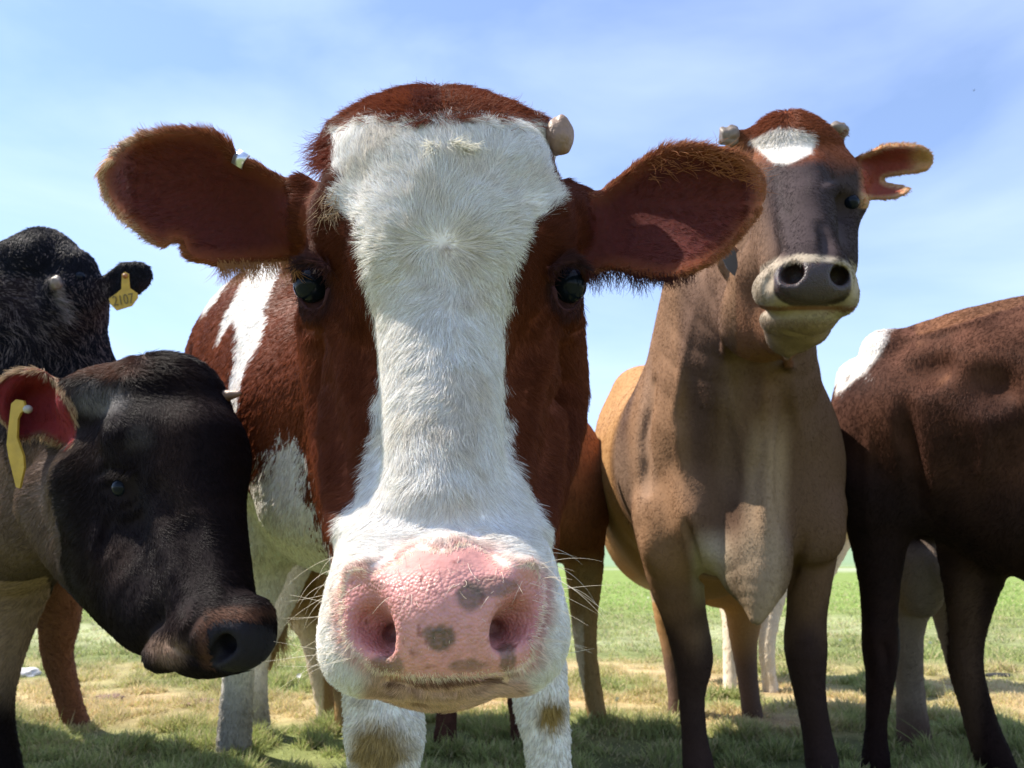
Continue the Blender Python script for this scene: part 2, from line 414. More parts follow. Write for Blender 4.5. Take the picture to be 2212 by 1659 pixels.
# ------------------------------------------------------------------ colours (albedo)
WHITE = np.array([.88, .83, .765]); RUST = np.array([.165, .046, .020]); RUSTD = np.array([.095, .024, .013]); PINK = np.array([.58, .275, .24])
def mixc(base, c, t): return base*(1-t[..., None])+np.asarray(c)*t[..., None]
def full(n, c): return np.tile(np.asarray(c, float), (n, 1))
def to3(dx, dy, dz=0):
    """direction given by its picture components (right, down, away)"""
    dx, dy, dz = np.broadcast_arrays(np.asarray(dx, float), np.asarray(dy, float), np.asarray(dz, float))
    return unit(dx[..., None]*RT-dy[..., None]*UP+dz[..., None]*FW)
QUAL = 1.0
def build_cow(name, body, box, label, coat, fur, base, count, h=6, hw=None, seed=1, m=5, back=-.25, power=1.0, group='cows standing in the meadow'):
    root = empty('cow', base); tag(root, label, 'cow', group)
    ta = time.time(); V, Q = body.mesh(*box, h=h, hw=hw); N = vnormals(V, Q); tb_ = time.time()
    px, py, z = proj(V); c, wet, thin = coat(V, N, px, py, z)
    b = make_mesh('body', V, Q, HIDE, root, {'coat': c, 'wet': wet, 'thin': thin})
    tc_ = time.time(); pts, rad, hc = hairs(V, Q, N, int(count*QUAL), fur, seed, m, back, power)
    f = make_curves('fur', pts, rad, hc, HAIR, root)
    print('TIME %s: %d verts, %d hairs, mesh %.1f col %.1f hair %.1f, at %.1fs' % (name, len(V), len(pts), tb_-ta, tc_-tb_, time.time()-tc_, time.time()-T0))
    return root, V, Q, N
def strands(name, roots, dirs, lens, rad, col, parent, m=6, droop=0, bend=0, seed=0):
    p = np.array(roots, float); d = unit(np.array(dirs, float)); ok = np.isfinite(p).all(1); n0 = len(p)
    lens, rad, col = [q[ok] if np.ndim(q) and len(q) == n0 else q for q in (lens, rad, col)]; p, d = p[ok], d[ok]
    g = np.random.default_rng(seed); n = len(p); pts = [p]
    L = np.broadcast_to(lens, (n,))[:, None]; bd = g.normal(0, 1, (n, 3))*bend
    for i in range(1, m):
        d = unit(d+np.array([0, 0, -droop])/(m-1)+bd/(m-1)); p = p+d*L/(m-1); pts.append(p)
    prof = np.linspace(1, .2, m); pts = np.stack(pts, 1)
    return make_curves(name, pts, np.broadcast_to(rad, (n,))[:, None]*prof[None], np.broadcast_to(col, (n, 3)), HAIR, parent)
def eye(root, c, r, look, parent=None, lid=True, label=None):
    o = sphere('eye', c, r, M_EYE, root)
    if label: o['label'] = label
    return o
def surf_depth(V, px, py, rpx=14):
    """nearest depth of a body's surface round a picture point"""
    x, y, z = proj(V); m = (x-px)**2+(y-py)**2 < rpx**2
    return float(np.percentile(z[m], 8)) if m.any() else None

# ================================================================== A: red and white cow, nose to the camera
BLAZE = spline([(735,270),(760,257),(830,248),(880,262),(940,264),(1000,250),(1080,247),(1150,262),(1185,285),(1195,330),(1195,380),(1202,430),(1180,460),(1150,478),(1118,530),(1105,600),(1112,640),(1092,690),(1086,800),(1092,900),(1110,1000),(1150,1080),(1188,1140),(1204,1190),(1300,1250),(1330,1500),(960,1640),(600,1500),(610,1300),(690,1240),(712,1180),(742,1120),(780,1060),(800,980),(813,900),(818,800),(815,700),(800,650),(795,590),(790,530),(775,490),(742,455),(725,420),(740,400),(722,370),(716,330),(720,290)], 3)
PAD = spline([(745,1262),(775,1228),(822,1232),(862,1208),(900,1182),(960,1192),(1000,1176),(1050,1188),(1090,1222),(1140,1222),(1175,1250),(1172,1320),(1155,1380),(1150,1420),(1110,1448),(1040,1462),(960,1466),(870,1462),(815,1452),(780,1420),(742,1370),(738,1310)], 3)
EARL = [(655,380),(622,386),(560,352),(519,337),(497,305),(455,283),(401,273),(337,280),(273,305),(228,344),(213,385),(236,446),(283,491),(331,529),(356,537),(374,527),(388,530),(398,556),(430,570),(484,577),(545,571),(609,566),(655,560),(700,520),(700,440)]
EARR = [(1215,395),(1234,399),(1285,415),(1317,392),(1371,352),(1425,320),(1490,310),(1551,316),(1605,336),(1641,365),(1656,403),(1645,457),(1614,500),(1569,548),(1515,584),(1443,606),(1389,601),(1317,586),(1256,600),(1200,570),(1190,450)]
def depL(x, y):
    ax = (y-(330+ (x-220)*.38)); return .800-.075*sstep(640, 240, x)-.034*((ax-60)/150)**2/(1+.3*((ax-60)/150)**2)+.03*sstep(300, 213, x)
def depR(x, y):
    ax = (y-(430-(x-1230)*.02)); return .800-.070*sstep(1230, 1560, x)-.034*((ax-20)/140)**2/(1+.3*((ax-20)/140)**2)+.03*sstep(1600, 1660, x)
A = Body()
A.E(955,432,.80, 232,200,.105, k=.03)                      # cranium
A.E(945,352,.81, 212,116,.085, k=.03)                      # poll
A.C([(772,330,.81,74),(850,300,.81,80),(940,284,.81,84),(1030,296,.81,80),(1120,318,.81,72)], k=.025)
A.E(865,400,.735, 135,110,.045, k=.05).E(1055,400,.735, 135,110,.045, k=.05)
A.E(955,500,.735, 175,190,.085, k=.05)                     # forehead plate
A.E(738,505,.725, 62,85,.040, rot=-12, k=.035)             # brow ridges
A.E(1172,510,.725, 62,85,.040, rot=12, k=.035)
A.E(700,630,.765, 52,90,.045, k=.03).E(1212,632,.765, 46,90,.045, k=.03)
A.C([(955,560,.715,150),(955,800,.650,128),(957,1080,.585,118)], k=.04)   # nose bridge
A.C([(830,640,.735,100),(800,880,.725,105),(800,1060,.66,95),(830,1200,.58,95)], k=.035)   # side of the face
A.C([(1080,640,.735,100),(1110,880,.725,105),(1112,1060,.66,95),(1080,1200,.58,95)], k=.035)
A.C([(720,700,.83,75),(745,950,.80,70),(800,1180,.68,70)], k=.03)                          # jaws
A.C([(1190,700,.83,70),(1195,900,.82,70),(1110,1180,.68,70)], k=.03)
A.E(955,1000,.72, 210,260,.08, k=.03)
A.E(957,1290,.545, 190,130,.068, k=.03)                    # muzzle
A.E(818,1332,.545, 112,146,.060, rot=8, k=.03).E(1104,1328,.545, 112,146,.060, rot=-8, k=.03)
A.E(806,1386,.540, 88,74,.048, k=.02).E(1124,1378,.540, 86,78,.048, k=.02)
A.E(960,1330,.492, 118,118,.030, k=.03)                    # nose pad
A.C([(960,1225,.505,40),(962,1400,.490,52)], k=.03)
A.E(960,1436,.535, 150,50,.046, k=.014)                    # lower lip
A.E(960,1400,.60, 170,100,.08, k=.02)
A.C([(775,1240,.500,26),(845,1290,.487,30),(880,1330,.482,22)], k=.018)       # nostril wings
A.C([(1130,1235,.500,26),(1070,1290,.487,32),(1040,1325,.482,22)], k=.018)
# nostrils: a sloping hollow that ends in a deep hole
A.C([(756,1250,.490,18),(766,1298,.476,44),(796,1350,.473,50),(850,1384,.486,28)], k=.010, sub=True)
A.C([(806,1348,.490,24),(840,1370,.500,23),(852,1364,.515,17)], k=.014, sub=True)
A.C([(1168,1246,.490,18),(1154,1292,.476,44),(1124,1342,.473,50),(1068,1372,.486,28)], k=.010, sub=True)
A.C([(1112,1338,.490,24),(1078,1360,.500,23),(1064,1354,.515,17)], k=.014, sub=True)
A.C([(845,1466,.487,4),(900,1478,.481,5),(960,1482,.478,5),(1030,1478,.481,5),(1085,1466,.487,4)], k=.004, sub=True)   # mouth
A.E(672,612,.715, 34,42,.022, k=.010, sub=True).E(1230,612,.715, 30,44,.022, k=.010, sub=True)
A.C([(634,606,.724,8),(648,572,.702,11),(680,562,.690,12),(708,584,.688,9)], k=.008)            # eyelids
A.C([(646,646,.724,5),(672,672,.702,6),(698,660,.690,6),(710,624,.688,7)], k=.008)
A.C([(1266,606,.724,8),(1254,572,.704,11),(1224,562,.692,12),(1198,584,.688,9)], k=.008)
A.C([(1256,646,.724,5),(1232,672,.704,6),(1206,660,.690,6),(1196,624,.688,7)], k=.008)
A.SLAB(EARL, depL, .0065, k=.018).SLAB(EARR, depR, .0065, k=.018)
A.E(672,480,.79, 48,60,.045, k=.03).E(1232,480,.79, 44,60,.045, k=.03)
for q in (-1, 1):
    X = lambda x: 957+q*(957-x)
    A.line([(X(706),512),(X(735),498),(X(766),520)],7,.0035,k=.006).line([(X(700),532),(X(733),520),(X(768),545)],6,.0030,k=.006).line([(X(646),700),(X(672),712),(X(706),700)],5,.003,k=.005,sub=True)
    A.line([(X(720),690),(X(742),780),(X(772),880),(X(786),980)],10,.005,k=.01).line([(X(770),700),(X(790),800)],16,.005,k=.02,sub=True).line([(X(728),640),(X(744),680),(X(772),720)],6,.0035,k=.006)
    A.line([(X(700),820),(X(730),960),(X(752),1080)],16,.006,k=.02,sub=True)
    A.line([(X(836),1210),(X(800),1222),(X(766),1236)],7,.003,k=.006)
    A.blob(X(860),560,40,60,.005,rz=.03)
A.line([(962,1340),(962,1400),(962,1456)],4,.0008,k=.003,sub=True)
# neck, chest, barrel, legs
A.C([(950,560,.93,200),(930,720,1.12,215),(900,860,1.40,235)], k=.06)
A.C([(950,900,.98,170),(930,1000,1.22,200)], k=.06)
A.C([(800,880,1.50,262),(706,830,2.05,288),(690,830,2.55,230)], k=.10)
A.C([(880,1060,1.30,180),(760,1060,1.75,180),(690,1060,2.40,150)], k=.08)
A.C([(640,900,1.42,120),(650,1080,1.36,88)], k=.06)
A.C([(835,1080,1.30,130),(820,1300,1.22,95),(822,1430,1.17,82),(826,1520,1.15,80),(832,1590,1.14,84),(828,1700,1.13,66),(830,1900,1.12,58),(830,2080,1.12,72),(830,2160,1.12,62),(830,2230,1.12,82)], k=.03)
A.C([(1080,1080,1.30,130),(1120,1300,1.24,80),(1158,1440,1.21,62),(1170,1530,1.20,56),(1185,1640,1.19,46),(1190,1850,1.19,44),(1192,2000,1.19,56),(1192,2110,1.19,66)], k=.03)
A.C([(600,960,2.35,110),(560,1180,2.2,80),(520,1360,2.25,46),(515,1460,2.30,33),(508,1560,2.32,35),(505,1640,2.33,38),(505,1700,2.33,44)], k=.04)
A.C([(660,960,2.5,100),(620,1200,2.55,60),(560,1400,2.6,30),(550,1480,2.6,26),(556,1570,2.62,28)], k=.04)
WA = spline([(537,590),(560,570),(610,570),(601,610),(579,666),(579,717),(544,775),(525,826),(518,880),(508,928),(500,900),(497,842),(513,762),(512,690),(474,736),(499,666),(525,621)], 3)
WB = spline([(474,560),(520,560),(509,590),(499,612),(458,663),(440,680),(450,640)], 3)
WC = spline([(592,960),(640,945),(668,1080),(700,1180),(740,1300),(480,1300),(470,1200),(480,1100),(560,1030)], 3)
STAIN = [(822,1618,70,66,.9),(1190,1538,36,50,.95),(790,1500,20,14,.3)]
SPOTS = [(950,1377,33,31,1),(1012,1286,30,28,.85),(1062,1264,56,22,.7),(838,1434,38,22,.8),(1008,1438,42,14,.65),(1094,1420,20,30,.85),(812,1264,22,14,.5)]
def coat_a(w, n, px, py, z, g=None):
    nn = len(px); j1 = noise(w, 60, 1)*9+noise(w, 260, 2)*5
    if g is not None: j1 = j1+g.normal(0, 3.5, nn)
    c = full(nn, RUST); v = noise(w, 18, 4); c = c*(1+.28*v)[:, None]
    head = z < .96
    dark = sstep(-.1, .7, noise(w, 9, 8))*.5; c = mixc(c, RUSTD, dark*head)
    # darker hair round the eyes and on the sides of the face
    for ex, s_ in ((730, 1), (1180, 1)):
        t = sstep(170, 60, np.hypot((px-ex)/1.0, (py-560)/1.2)); c = mixc(c, RUSTD*.8, t*.6*head)
    bd = poly_sd(px, py, BLAZE)+j1
    topz = (z < .86)
    c = mixc(c, WHITE, sstep(3, -3, bd)*topz*head)
    pol = (py < 262+.0008*(px-945)**2*0)*head
    # dirty yellow wisps and grey freckles in the white
    fr = sstep(.45, .8, noise(w, 330, 9))*sstep(-5, -30, bd)*head; c = mixc(c, (.36, .33, .30), fr*.28)
    dirt = sstep(.15, .75, noise(w, 26, 19)+.4*noise(w, 90, 20))*sstep(-4, -12, bd)*head; c = mixc(c, (.56, .46, .33), dirt*.35)
    # body patches
    body = ~head
    t = sstep(3, -3, poly_sd(px, py, WA)+j1*.4)+sstep(3, -3, poly_sd(px, py, WB)+j1*.4)+sstep(6, -6, poly_sd(px, py, WC)+j1*2)
    legs = sstep(1180, 1260, py)*(z < 1.6); under = sstep(1150, 1200, py+j1*3)*(z >= 1.6)
    c = mixc(c, WHITE*.95, np.clip(t+legs+under, 0, 1)*body)
    low = sstep(1420, 1560, py)*(z > 1.9)*body; c = mixc(c, (.22, .20, .17), low*.8)
    for sx, sy, rx, ry, a in STAIN:
        t = sstep(1.25, .5, np.hypot((px-sx)/rx, (py-sy)/ry)+noise(w, 22, 5)*.25)*body; c = mixc(c, (.27, .17, .035), t*a)
    # ears: sunlit rim painted in as paler edges, dark red insides
    wet = np.zeros(nn); thin = np.zeros(nn)
    for o, side in ((EARL, -1), (EARR, 1)):
        op = spline(o, 3); m = (px < 640) if side < 0 else (px > 1262); m &= (z < .88)
        sd = poly_sd(px, py, op); front = np.einsum('ij,ij->i', n, unit(CAM-w)) > 0
        ins = sstep(-14, -48, sd)*m*front; thin = np.maximum(thin, m*.9)
        c = mixc(c, (.095, .022, .020), ins*.9)
        rim = sstep(-26, -2, sd)*m*(sstep(520, 330, px) if side < 0 else sstep(1380, 1560, px)); c = mixc(c, (.36, .14, .07), rim*.7)
    # nose pad
    pd = poly_sd(px, py, PAD)+j1*.35; p = sstep(16, -8, pd)*(z < .62)
    c = mixc(c, PINK*1.05, p); c = mixc(c, (.70, .46, .37), sstep(34, 4, pd)*(1-p)*.5*(z < .6))
    for hx, hy in ((800, 1330), (1125, 1322)):
        t = sstep(80, 25, np.hypot(px-hx, (py-hy)*.8)); c = mixc(c, (.46, .17, .165), t*.7*p)  # nostril hollows painted darker and redder to deepen their shade
    for sx, sy, rx, ry, al in SPOTS:
        t = sstep(1.2, .75, np.hypot((px-sx)/rx, (py-sy)/ry)+noise(w, 110, 6)*.32+noise(w, 420, 7)*.12); c = mixc(c, (.10, .078, .050), t*al*(.82+.18*noise(w, 500, 8))*(z < .6))
    sp = sstep(.62, .8, noise(w, 210, 12)); c = mixc(c, (.22, .07, .05), sp*p*.6)
    lip = sstep(1452, 1476, py+noise(w, 120, 3)*8)*(z < .62)*sstep(190, 150, np.abs(px-960)); c = mixc(c, (.62, .38, .30), lip*.8); c = mixc(c, (.20, .09, .055), lip*sstep(.1, .7, noise(w, 90, 15))*.5)
    ly = sstep(9, 3, np.abs(py-1470-.0*(px-960)))*(np.abs(px-960) < 120)*(z < .6); c = mixc(c, (.12, .05, .03), ly*.8)
    wet = np.maximum(wet, p*(1-lip)*sstep(1205, 1260, py)); c = mixc(c, (.42, .33, .28), sstep(16, 4, np.hypot(px-962, py-535))*head*.6)
    for ex in (672, 1230):
        t = sstep(62, 44, np.hypot(px-ex, (py-612)*.8))*(z < .75); c = mixc(c, (.04, .018, .02), t*.9)
    return c, wet, thin
def fur_a(w, n, px, py, z, g):
    head = z < .96; nn = len(px)
    pd = poly_sd(px, py, PAD)
    nose = sstep(10, -26, pd)*(z < .6)
    eyes = np.zeros(nn)
    for ex in (672, 1230): eyes = np.maximum(eyes, sstep(54, 36, np.hypot(px-ex, (py-614)*.82))*(z < .76))
    inl = np.zeros(nn)
    front = np.einsum('ij,ij->i', n, unit(CAM-w)) > .0
    sdl = poly_sd(px, py, spline(EARL, 3)); sdr = poly_sd(px, py, spline(EARR, 3))
    el = (px < 635)*(z < .88); er = (px > 1268)*(z < .88); ear = (el | er)
    sde = np.where(el, sdl, sdr); inner = sstep(-20, -55, sde)*ear*front
    dens = np.clip(1-nose*.995, .002, 1)*(1-eyes*.97)*(1-inner*.72)*np.where(head, 1, .42)*np.where(z > 1.9, .6, 1)
    if g is None: return dict(dens=dens)
    lipz = sstep(1440, 1470, py)*(z < .62)
    # whorl on the forehead; hair radiates away from it
    dx, dy = px-962, py-532; up = py < 532
    tb = sstep(-60, 70, dy); fx = dx/160; fy = dy/90*(1-tb)+(.35+dy/140)*tb*np.clip(1, 0, 1)
    fx = fx*(1.2*(1-tb)+.78*tb)
    f = to3(fx, fy, .15)
    # hair below the poll falls forward
    pol = sstep(300, 232, py)*(np.abs(px-950) < 290); f = f*(1-pol[:, None])+to3((px-940)/110, .45+0*px, .1)*pol[:, None]
    sw = (sstep(830, 740, px)+sstep(1090, 1170, px))*sstep(560, 700, py); f = f*(1-sw[:, None])+to3(.35*np.sign(px-960), .9+0*px, .2)*sw[:, None]
    mw = sstep(1110, 1200, py)*(z < .68); mz = mw > .5; f = f*(1-mw[:, None])+to3((px-960)/170, .25+(py-1330)/150, .1)*mw[:, None]
    # hair is never quite straight: swirl it a little
    f = f+to3(noise(w, 24, 31), noise(w, 24, 32))*.30+to3(noise(w, 60, 33), noise(w, 60, 34))*.18
    f = np.where(el[:, None], to3(-.9+0*px, np.where(py < 330+(px-213)*.3, -.55, .35), .0), f)
    f = np.where(er[:, None], to3(.9+0*px, np.where(py < 440, -.5, .45), .0), f)
    f = np.where((~head)[:, None], to3(-.15+0*px, .85, .5), f)
    L = np.where(head, .0125, .016)
    L = L+.004*sstep(620, 480, py)*head*(np.abs(px-955) < 260)+.004*pol*head
    L = L*(1-.4*mw); L = L*(1-.45*nose)*(1-.5*sstep(40, 6, np.hypot(px-962, py-532))*head)
    rim = sstep(-26, -4, sde)*ear; L = np.where(ear, .005+.003*rim+.004*(py < 370)*rim+.003*rim*(px < 330), L); L = L*(1+.3*noise(w, 100, 50)); L = np.where(inner > .5, .009, L)
    lift = np.where(head, .34, .25)-.10*sstep(560, 480, py)*head+.12*pol; lift = np.where(ear, .16+.14*rim, lift)
    c = coat_a(w, n, px, py, z, g)[0]
    poll = (py < 345) & head & (poly_sd(px, py, BLAZE) > 0); c = mixc(c, (.15, .035, .016), poll*.7*1.)
    c = mixc(c, (.42, .18, .085), rim*(g.random(nn) < .6)*.7); c = mixc(c, (.85, .66, .46), rim*sstep(400, 250, px)*(g.random(nn) < .7)*.8)  # pale edge hairs carry the painted rim light of the ears
    tr = (nose > .3) & (z < .6); c = mixc(c, (.8, .66, .5), tr*1.)
    c = np.clip(c*g.uniform(.72, 1.28, (nn, 1)), 0, .93)
    return dict(dens=dens, dir=f, length=L, lift=lift, col=c, rad=np.where(head, .00021, .0007)*np.clip(z/.7, .7, 3)*g.uniform(.7, 1.3, nn), clump=110., clamp=.36, rand=.17)
rootA, VA, QA, NA = build_cow('A', A, (120, 1800, 100, 2420, .42, 3.0),
    'red and white cow with a white blaze pushing its pink spotted nose forward', coat_a, fur_a, (0, .9, 0), 420000, h=5.5, hw=.0042, seed=11)
for ex, lab in ((673, 'eye beside the sunlit cheek'), (1229, 'eye on the shaded side')):
    sphere('eye', P(ex, 617, .729), .0170, M_EYE, rootA, label=lab)
sphere('horn_bud', P(1209, 293, .784), .0150, M_HORN, rootA, sc3=(.95, .95, 1.45), rough=.10, seed=2)
def band(name, px, py, z, w, h_, rot, mat, parent, thick=.006, bulge=.004):
    c = P(px, py, z); cr_, sr = math.cos(R(rot)), math.sin(R(rot)); a = RT*cr_-UP*sr; b = RT*sr+UP*cr_; s = z/FL
    V, F = [], []; n = 10
    for i in range(n+1):
        t = i/n-.5; off = -FW*(thick/2+bulge*math.cos(t*math.pi))
        for q, dz in ((-.5, 0), (.5, 0), (.5, .0016), (-.5, .0016)):
            V.append(c+a*w*s*q+b*h_*s*t+off+FW*dz)
    for i in range(n):
        for j in range(4): F.append((4*i+j, 4*i+(j+1) % 4, 4*i+4+(j+1) % 4, 4*i+4+j))
    return make_mesh(name, np.array(V), np.array(F), mat, parent)
tg = band('ear_tag', 526, 349, .748, 26, 34, 32, M_STEEL, rootA, thick=.016); tg['label'] = 'small silver clip tag folded over the upper edge of the ear'
g = np.random.default_rng(5)
def on_surface(V, pts, default):
    x, y, z = proj(V); G = np.full((500, 500), 99.); i = ((x+400)/8).astype(int); j = ((y+400)/8).astype(int); m = (i >= 0) & (i < 500) & (j >= 0) & (j < 500)
    np.minimum.at(G, (i[m], j[m]), z[m]); q = np.array(pts, float); i = ((q[:, 0]+400)/8).astype(int); j = ((q[:, 1]+400)/8).astype(int); d = G[i, j]
    return P(q[:, 0], q[:, 1], np.where(d > 90, np.nan, d+.001))
wp, wd, wlen = [], [], []
for i in range(52):
    s_ = -1 if g.random() < .5 else 1; y = g.uniform(1180, 1430); x = 960+s_*g.uniform(170, 262)
    wp.append((x, y)); wd.append(to3(s_*1.0, g.uniform(-.45, .5), g.uniform(-.6, .2))); wlen.append(g.uniform(.02, .055))
for i in range(34):
    x = g.uniform(840, 1130); y = g.uniform(1190, 1300); wp.append((x, y)); wd.append(to3(g.uniform(-.5, .5), g.uniform(-.6, .9), -1)); wlen.append(g.uniform(.010, .022))
strands('whiskers', on_surface(VA, wp, .5), wd, np.array(wlen), .00015, (.85, .74, .58), rootA, droop=.5, bend=.5, m=8, seed=3)
lp, ld = [], []
for ex, s_ in ((672, -1), (1230, 1)):
    for i in range(60):
        t = g.uniform(0, 1); lp.append((ex+s_*(30-52*t), 568+10*abs(t-.4))); ld.append(to3(s_*(1.0-1.1*t), .35+.4*g.random(), -.8))
strands('eyelashes', on_surface(VA, lp, .70), ld, .017, .00028, (.03, .015, .012), rootA, droop=.3, bend=.2, seed=4)
# long wisps under the far ear, tuft by the poll, wet tuft on the forehead
wp, wd, wlen, wc = [], [], [], []
for i in range(900):
    x = g.uniform(1265, 1500); wp.append((x, 586+g.normal(0, 7)+(x-1265)*.06)); wd.append(to3(.1+g.normal(0, .25), 1, -.1)); wlen.append(g.uniform(.006, .018)*(1.4 if x < 1400 else .8)); wc.append((.06, .018, .015))
for i in range(600):
    t = g.random(); wp.append((690+g.uniform(-12, 25), 285+t*80)); wd.append(to3(-.8-g.random()*.6, .7+g.normal(0, .4), -.1)); wlen.append(g.uniform(.012, .032)); wc.append((.16, .035, .018))
for i in range(800):
    x = g.uniform(470, 640); wp.append((x, 568+g.normal(0, 5))); wd.append(to3(.2+g.normal(0, .3), 1, -.1)); wlen.append(g.uniform(.008, .028)); wc.append((.42, .2, .08))
for i in range(450):
    x = g.uniform(1400, 1640); y = np.interp(x, [1371,1425,1490,1551,1605,1641], [352,320,310,316,336,365])+g.uniform(2, 60); wp.append((x, y)); wd.append(to3(.9, -.1+g.normal(0, .5), -.5)); wlen.append(g.uniform(.008, .024)); wc.append((.36, .14, .06))
for i in range(230):
    u = g.random(); x = 930+u*95+g.normal(0, 3); wp.append((x, 306+10*abs(math.sin(u*7))+g.normal(0, 4))); s_ = 1 if u > .3 else -.5
    wd.append(to3(s_*.9, .35+.3*math.sin(u*9), -.9)); wlen.append(g.uniform(.010, .022)); wc.append((.86, .81, .68))
for i in range(2600):
    x = 945+g.normal(0, 110); wp.append((x, 200+((x-945)/150)**2*16+abs(g.normal(0, 22)))); wd.append(to3((x-945)/90+g.normal(0, .3), g.uniform(-.6, .8), -.8)); wlen.append(g.uniform(.008, .017)); wc.append((.12, .04, .03) if abs(x-925) < 30 else (.22, .06, .026))
for i in range(110):
    wp.append((g.uniform(690, 735), g.uniform(400, 470))); wd.append(to3(g.normal(0, .5), .9, -.8)); wlen.append(g.uniform(.012, .026)); wc.append((.35, .24, .14))
strands('long_hair', on_surface(VA, wp, .75), wd, np.array(wlen), .00026, np.array(wc), rootA, droop=.1, bend=.55, seed=6)

# ================================================================== B: brown cow on the right, head raised
EARB = [(1835,345),(1877,325),(1911,309),(1971,308),(2006,320),(2019,341),(2013,362),(1995,374),(1972,378),(1948,381),(1920,385),(1912,389),(1925,393),(1952,398),(1970,408),(1957,422),(1926,434),(1877,434),(1850,420),(1835,390)]
B = Body()
B.E(1702,342,1.60, 96,90,.10, k=.04).E(1688,300,1.60, 46,42,.05, k=.04)       # poll
B.E(1740,390,1.56, 105,80,.09, k=.05)
B.E(1800,420,1.52, 48,60,.05, k=.05).E(1668,410,1.54, 45,55,.05, k=.05)         # brows
B.C([(1728,400,1.46,66),(1745,500,1.33,56),(1752,570,1.26,64)], k=.04)          # nose bridge
B.C([(1684,470,1.52,58),(1695,580,1.42,54)], k=.05).C([(1806,450,1.55,44),(1802,570,1.38,46)], k=.05)
B.E(1755,600,1.245, 84,50,.055, k=.03)                                          # muzzle
B.E(1678,626,1.27, 50,48,.05, rot=28, k=.025).E(1822,642,1.255, 25,40,.042, k=.02)
B.E(1724,688,1.33, 76,42,.085, k=.02).C([(1735,700,1.40,52),(1700,728,1.42,40)], k=.05).C([(1765,640,1.46,68),(1716,706,1.50,58),(1660,690,1.62,80)], k=.06)        # chin
B.E(1755,612,1.205, 78,44,.022, k=.02)
B.C([(1688,602,1.183,11),(1703,588,1.185,24),(1718,594,1.225,24)], k=.008, sub=True).C([(1828,608,1.188,9),(1817,594,1.185,21),(1806,598,1.225,22)], k=.008, sub=True)
B.C([(1640,664,1.235,2.5),(1690,662,1.215,3),(1760,664,1.205,3),(1812,668,1.215,2.5)], k=.004, sub=True)
B.C([(1660,590,1.56,76),(1640,690,1.66,86)], k=.05)
B.SLAB(EARB, lambda x, y: 1.60-.10*sstep(1840, 2010, x)-.035*sstep(18, 60, np.abs(y-372-(x-1840)*.0)), .007, k=.02)
B.E(1845,400,1.58, 28,34,.04, k=.03)
B.E(1572,560,1.60, 26,46,.014, rot=-10, k=.02)                                  # hidden ear hanging behind
B.E(1850,438,1.50, 22,20,.03, k=.02).E(1742,486,1.36,40,70,.03,k=.04)
# neck, shoulders, chest, brisket
B.C([(1665,560,1.74,105),(1605,720,1.90,145),(1585,880,2.0,180)], k=.08)
B.C([(1516,640,1.96,86),(1484,820,2.08,90),(1462,1000,2.06,78),(1452,1130,2.0,60)], k=.05)
B.C([(1610,320,1.61,42),(1582,300,1.60,20)], k=.02).C([(1790,310,1.61,34),(1806,290,1.59,18)], k=.02)
B.C([(1662,760,1.96,70),(1702,930,2.05,78),(1730,1100,2.02,58)], k=.05)
B.E(1580,1000,2.03, 168,215,.19, k=.07)
B.C([(1560,1120,1.88,96),(1612,1230,1.82,60)], k=.06)
B.E(1505,1120,1.90, 60,100,.075, k=.05).E(1715,1110,1.92, 52,95,.07, k=.05)
B.E(1656,1120,1.86, 34,190,.10, k=.05).C([(1668,900,1.93,16),(1662,1010,1.89,26),(1655,1110,1.85,36),(1648,1200,1.80,41),(1640,1280,1.76,33),(1634,1332,1.74,17)], k=.07)
B.blob(1450,1175,44,52,.030).blob(1768,1150,38,48,.026)
# barrel behind
B.C([(1560,1000,2.2,240),(1512,1010,2.8,236),(1478,985,3.2,196)], k=.10)
B.C([(1380,850,2.75,55),(1370,905,2.8,60)], k=.08)
B.C([(1500,1120,2.7,170),(1450,1130,2.9,150)], k=.08)
B.E(1555,1250,3.0, 80,60,.14, k=.04)                                            # udder
# legs
B.C([(1438,1110,1.98,72),(1455,1230,1.98,62),(1478,1330,1.99,48),(1497,1420,2.0,43),(1494,1500,2.01,29),(1500,1590,2.02,28),(1508,1650,2.02,34),(1514,1700,2.02,30),(1522,1745,2.02,40)], k=.03)
B.C([(1760,1100,1.99,62),(1750,1240,1.99,47),(1742,1330,2.0,42),(1740,1400,2.0,45),(1748,1490,2.01,34),(1764,1580,2.02,31),(1776,1650,2.02,36),(1784,1700,2.02,32),(1790,1742,2.02,40)], k=.03)
B.C([(1440,1100,3.0,90),(1450,1250,3.0,52),(1442,1330,2.98,30),(1452,1400,2.95,24),(1462,1500,2.9,20),(1462,1560,2.88,24),(1460,1598,2.86,27)], k=.04)
B.C([(1620,1120,3.0,90),(1610,1290,3.0,48),(1606,1370,2.98,32),(1612,1440,2.95,24),(1622,1520,2.9,22),(1628,1565,2.88,26),(1632,1592,2.86,30)], k=.04)
B.blob(1563,1045,32,98,.030,sub=True,rot=8).blob(1706,1010,26,105,.024,sub=True,rot=-3).blob(1490,950,20,85,.018,sub=True,rot=-6).blob(1612,850,20,80,.014,sub=True)  # first dent is a hollow carved in place of a chest shadow
B.line([(1512,650),(1482,780),(1462,900),(1476,1010),(1520,1090)],14,.010).line([(1566,720),(1575,850),(1604,980),(1622,1100)],13,.010).line([(1652,790),(1648,900),(1656,1010)],12,.010)
B.line([(1668,850),(1662,960),(1656,1080),(1648,1200)],11,.016,k=.02).line([(1478,1120),(1502,1200),(1522,1270)],9,.014,sub=True).line([(1742,1160),(1716,1230),(1700,1290)],9,.014,sub=True)
B.line([(1410,830),(1390,950),(1398,1060)],12,.008,sub=True,k=.02).line([(1700,760),(1712,860),(1730,960)],12,.010)
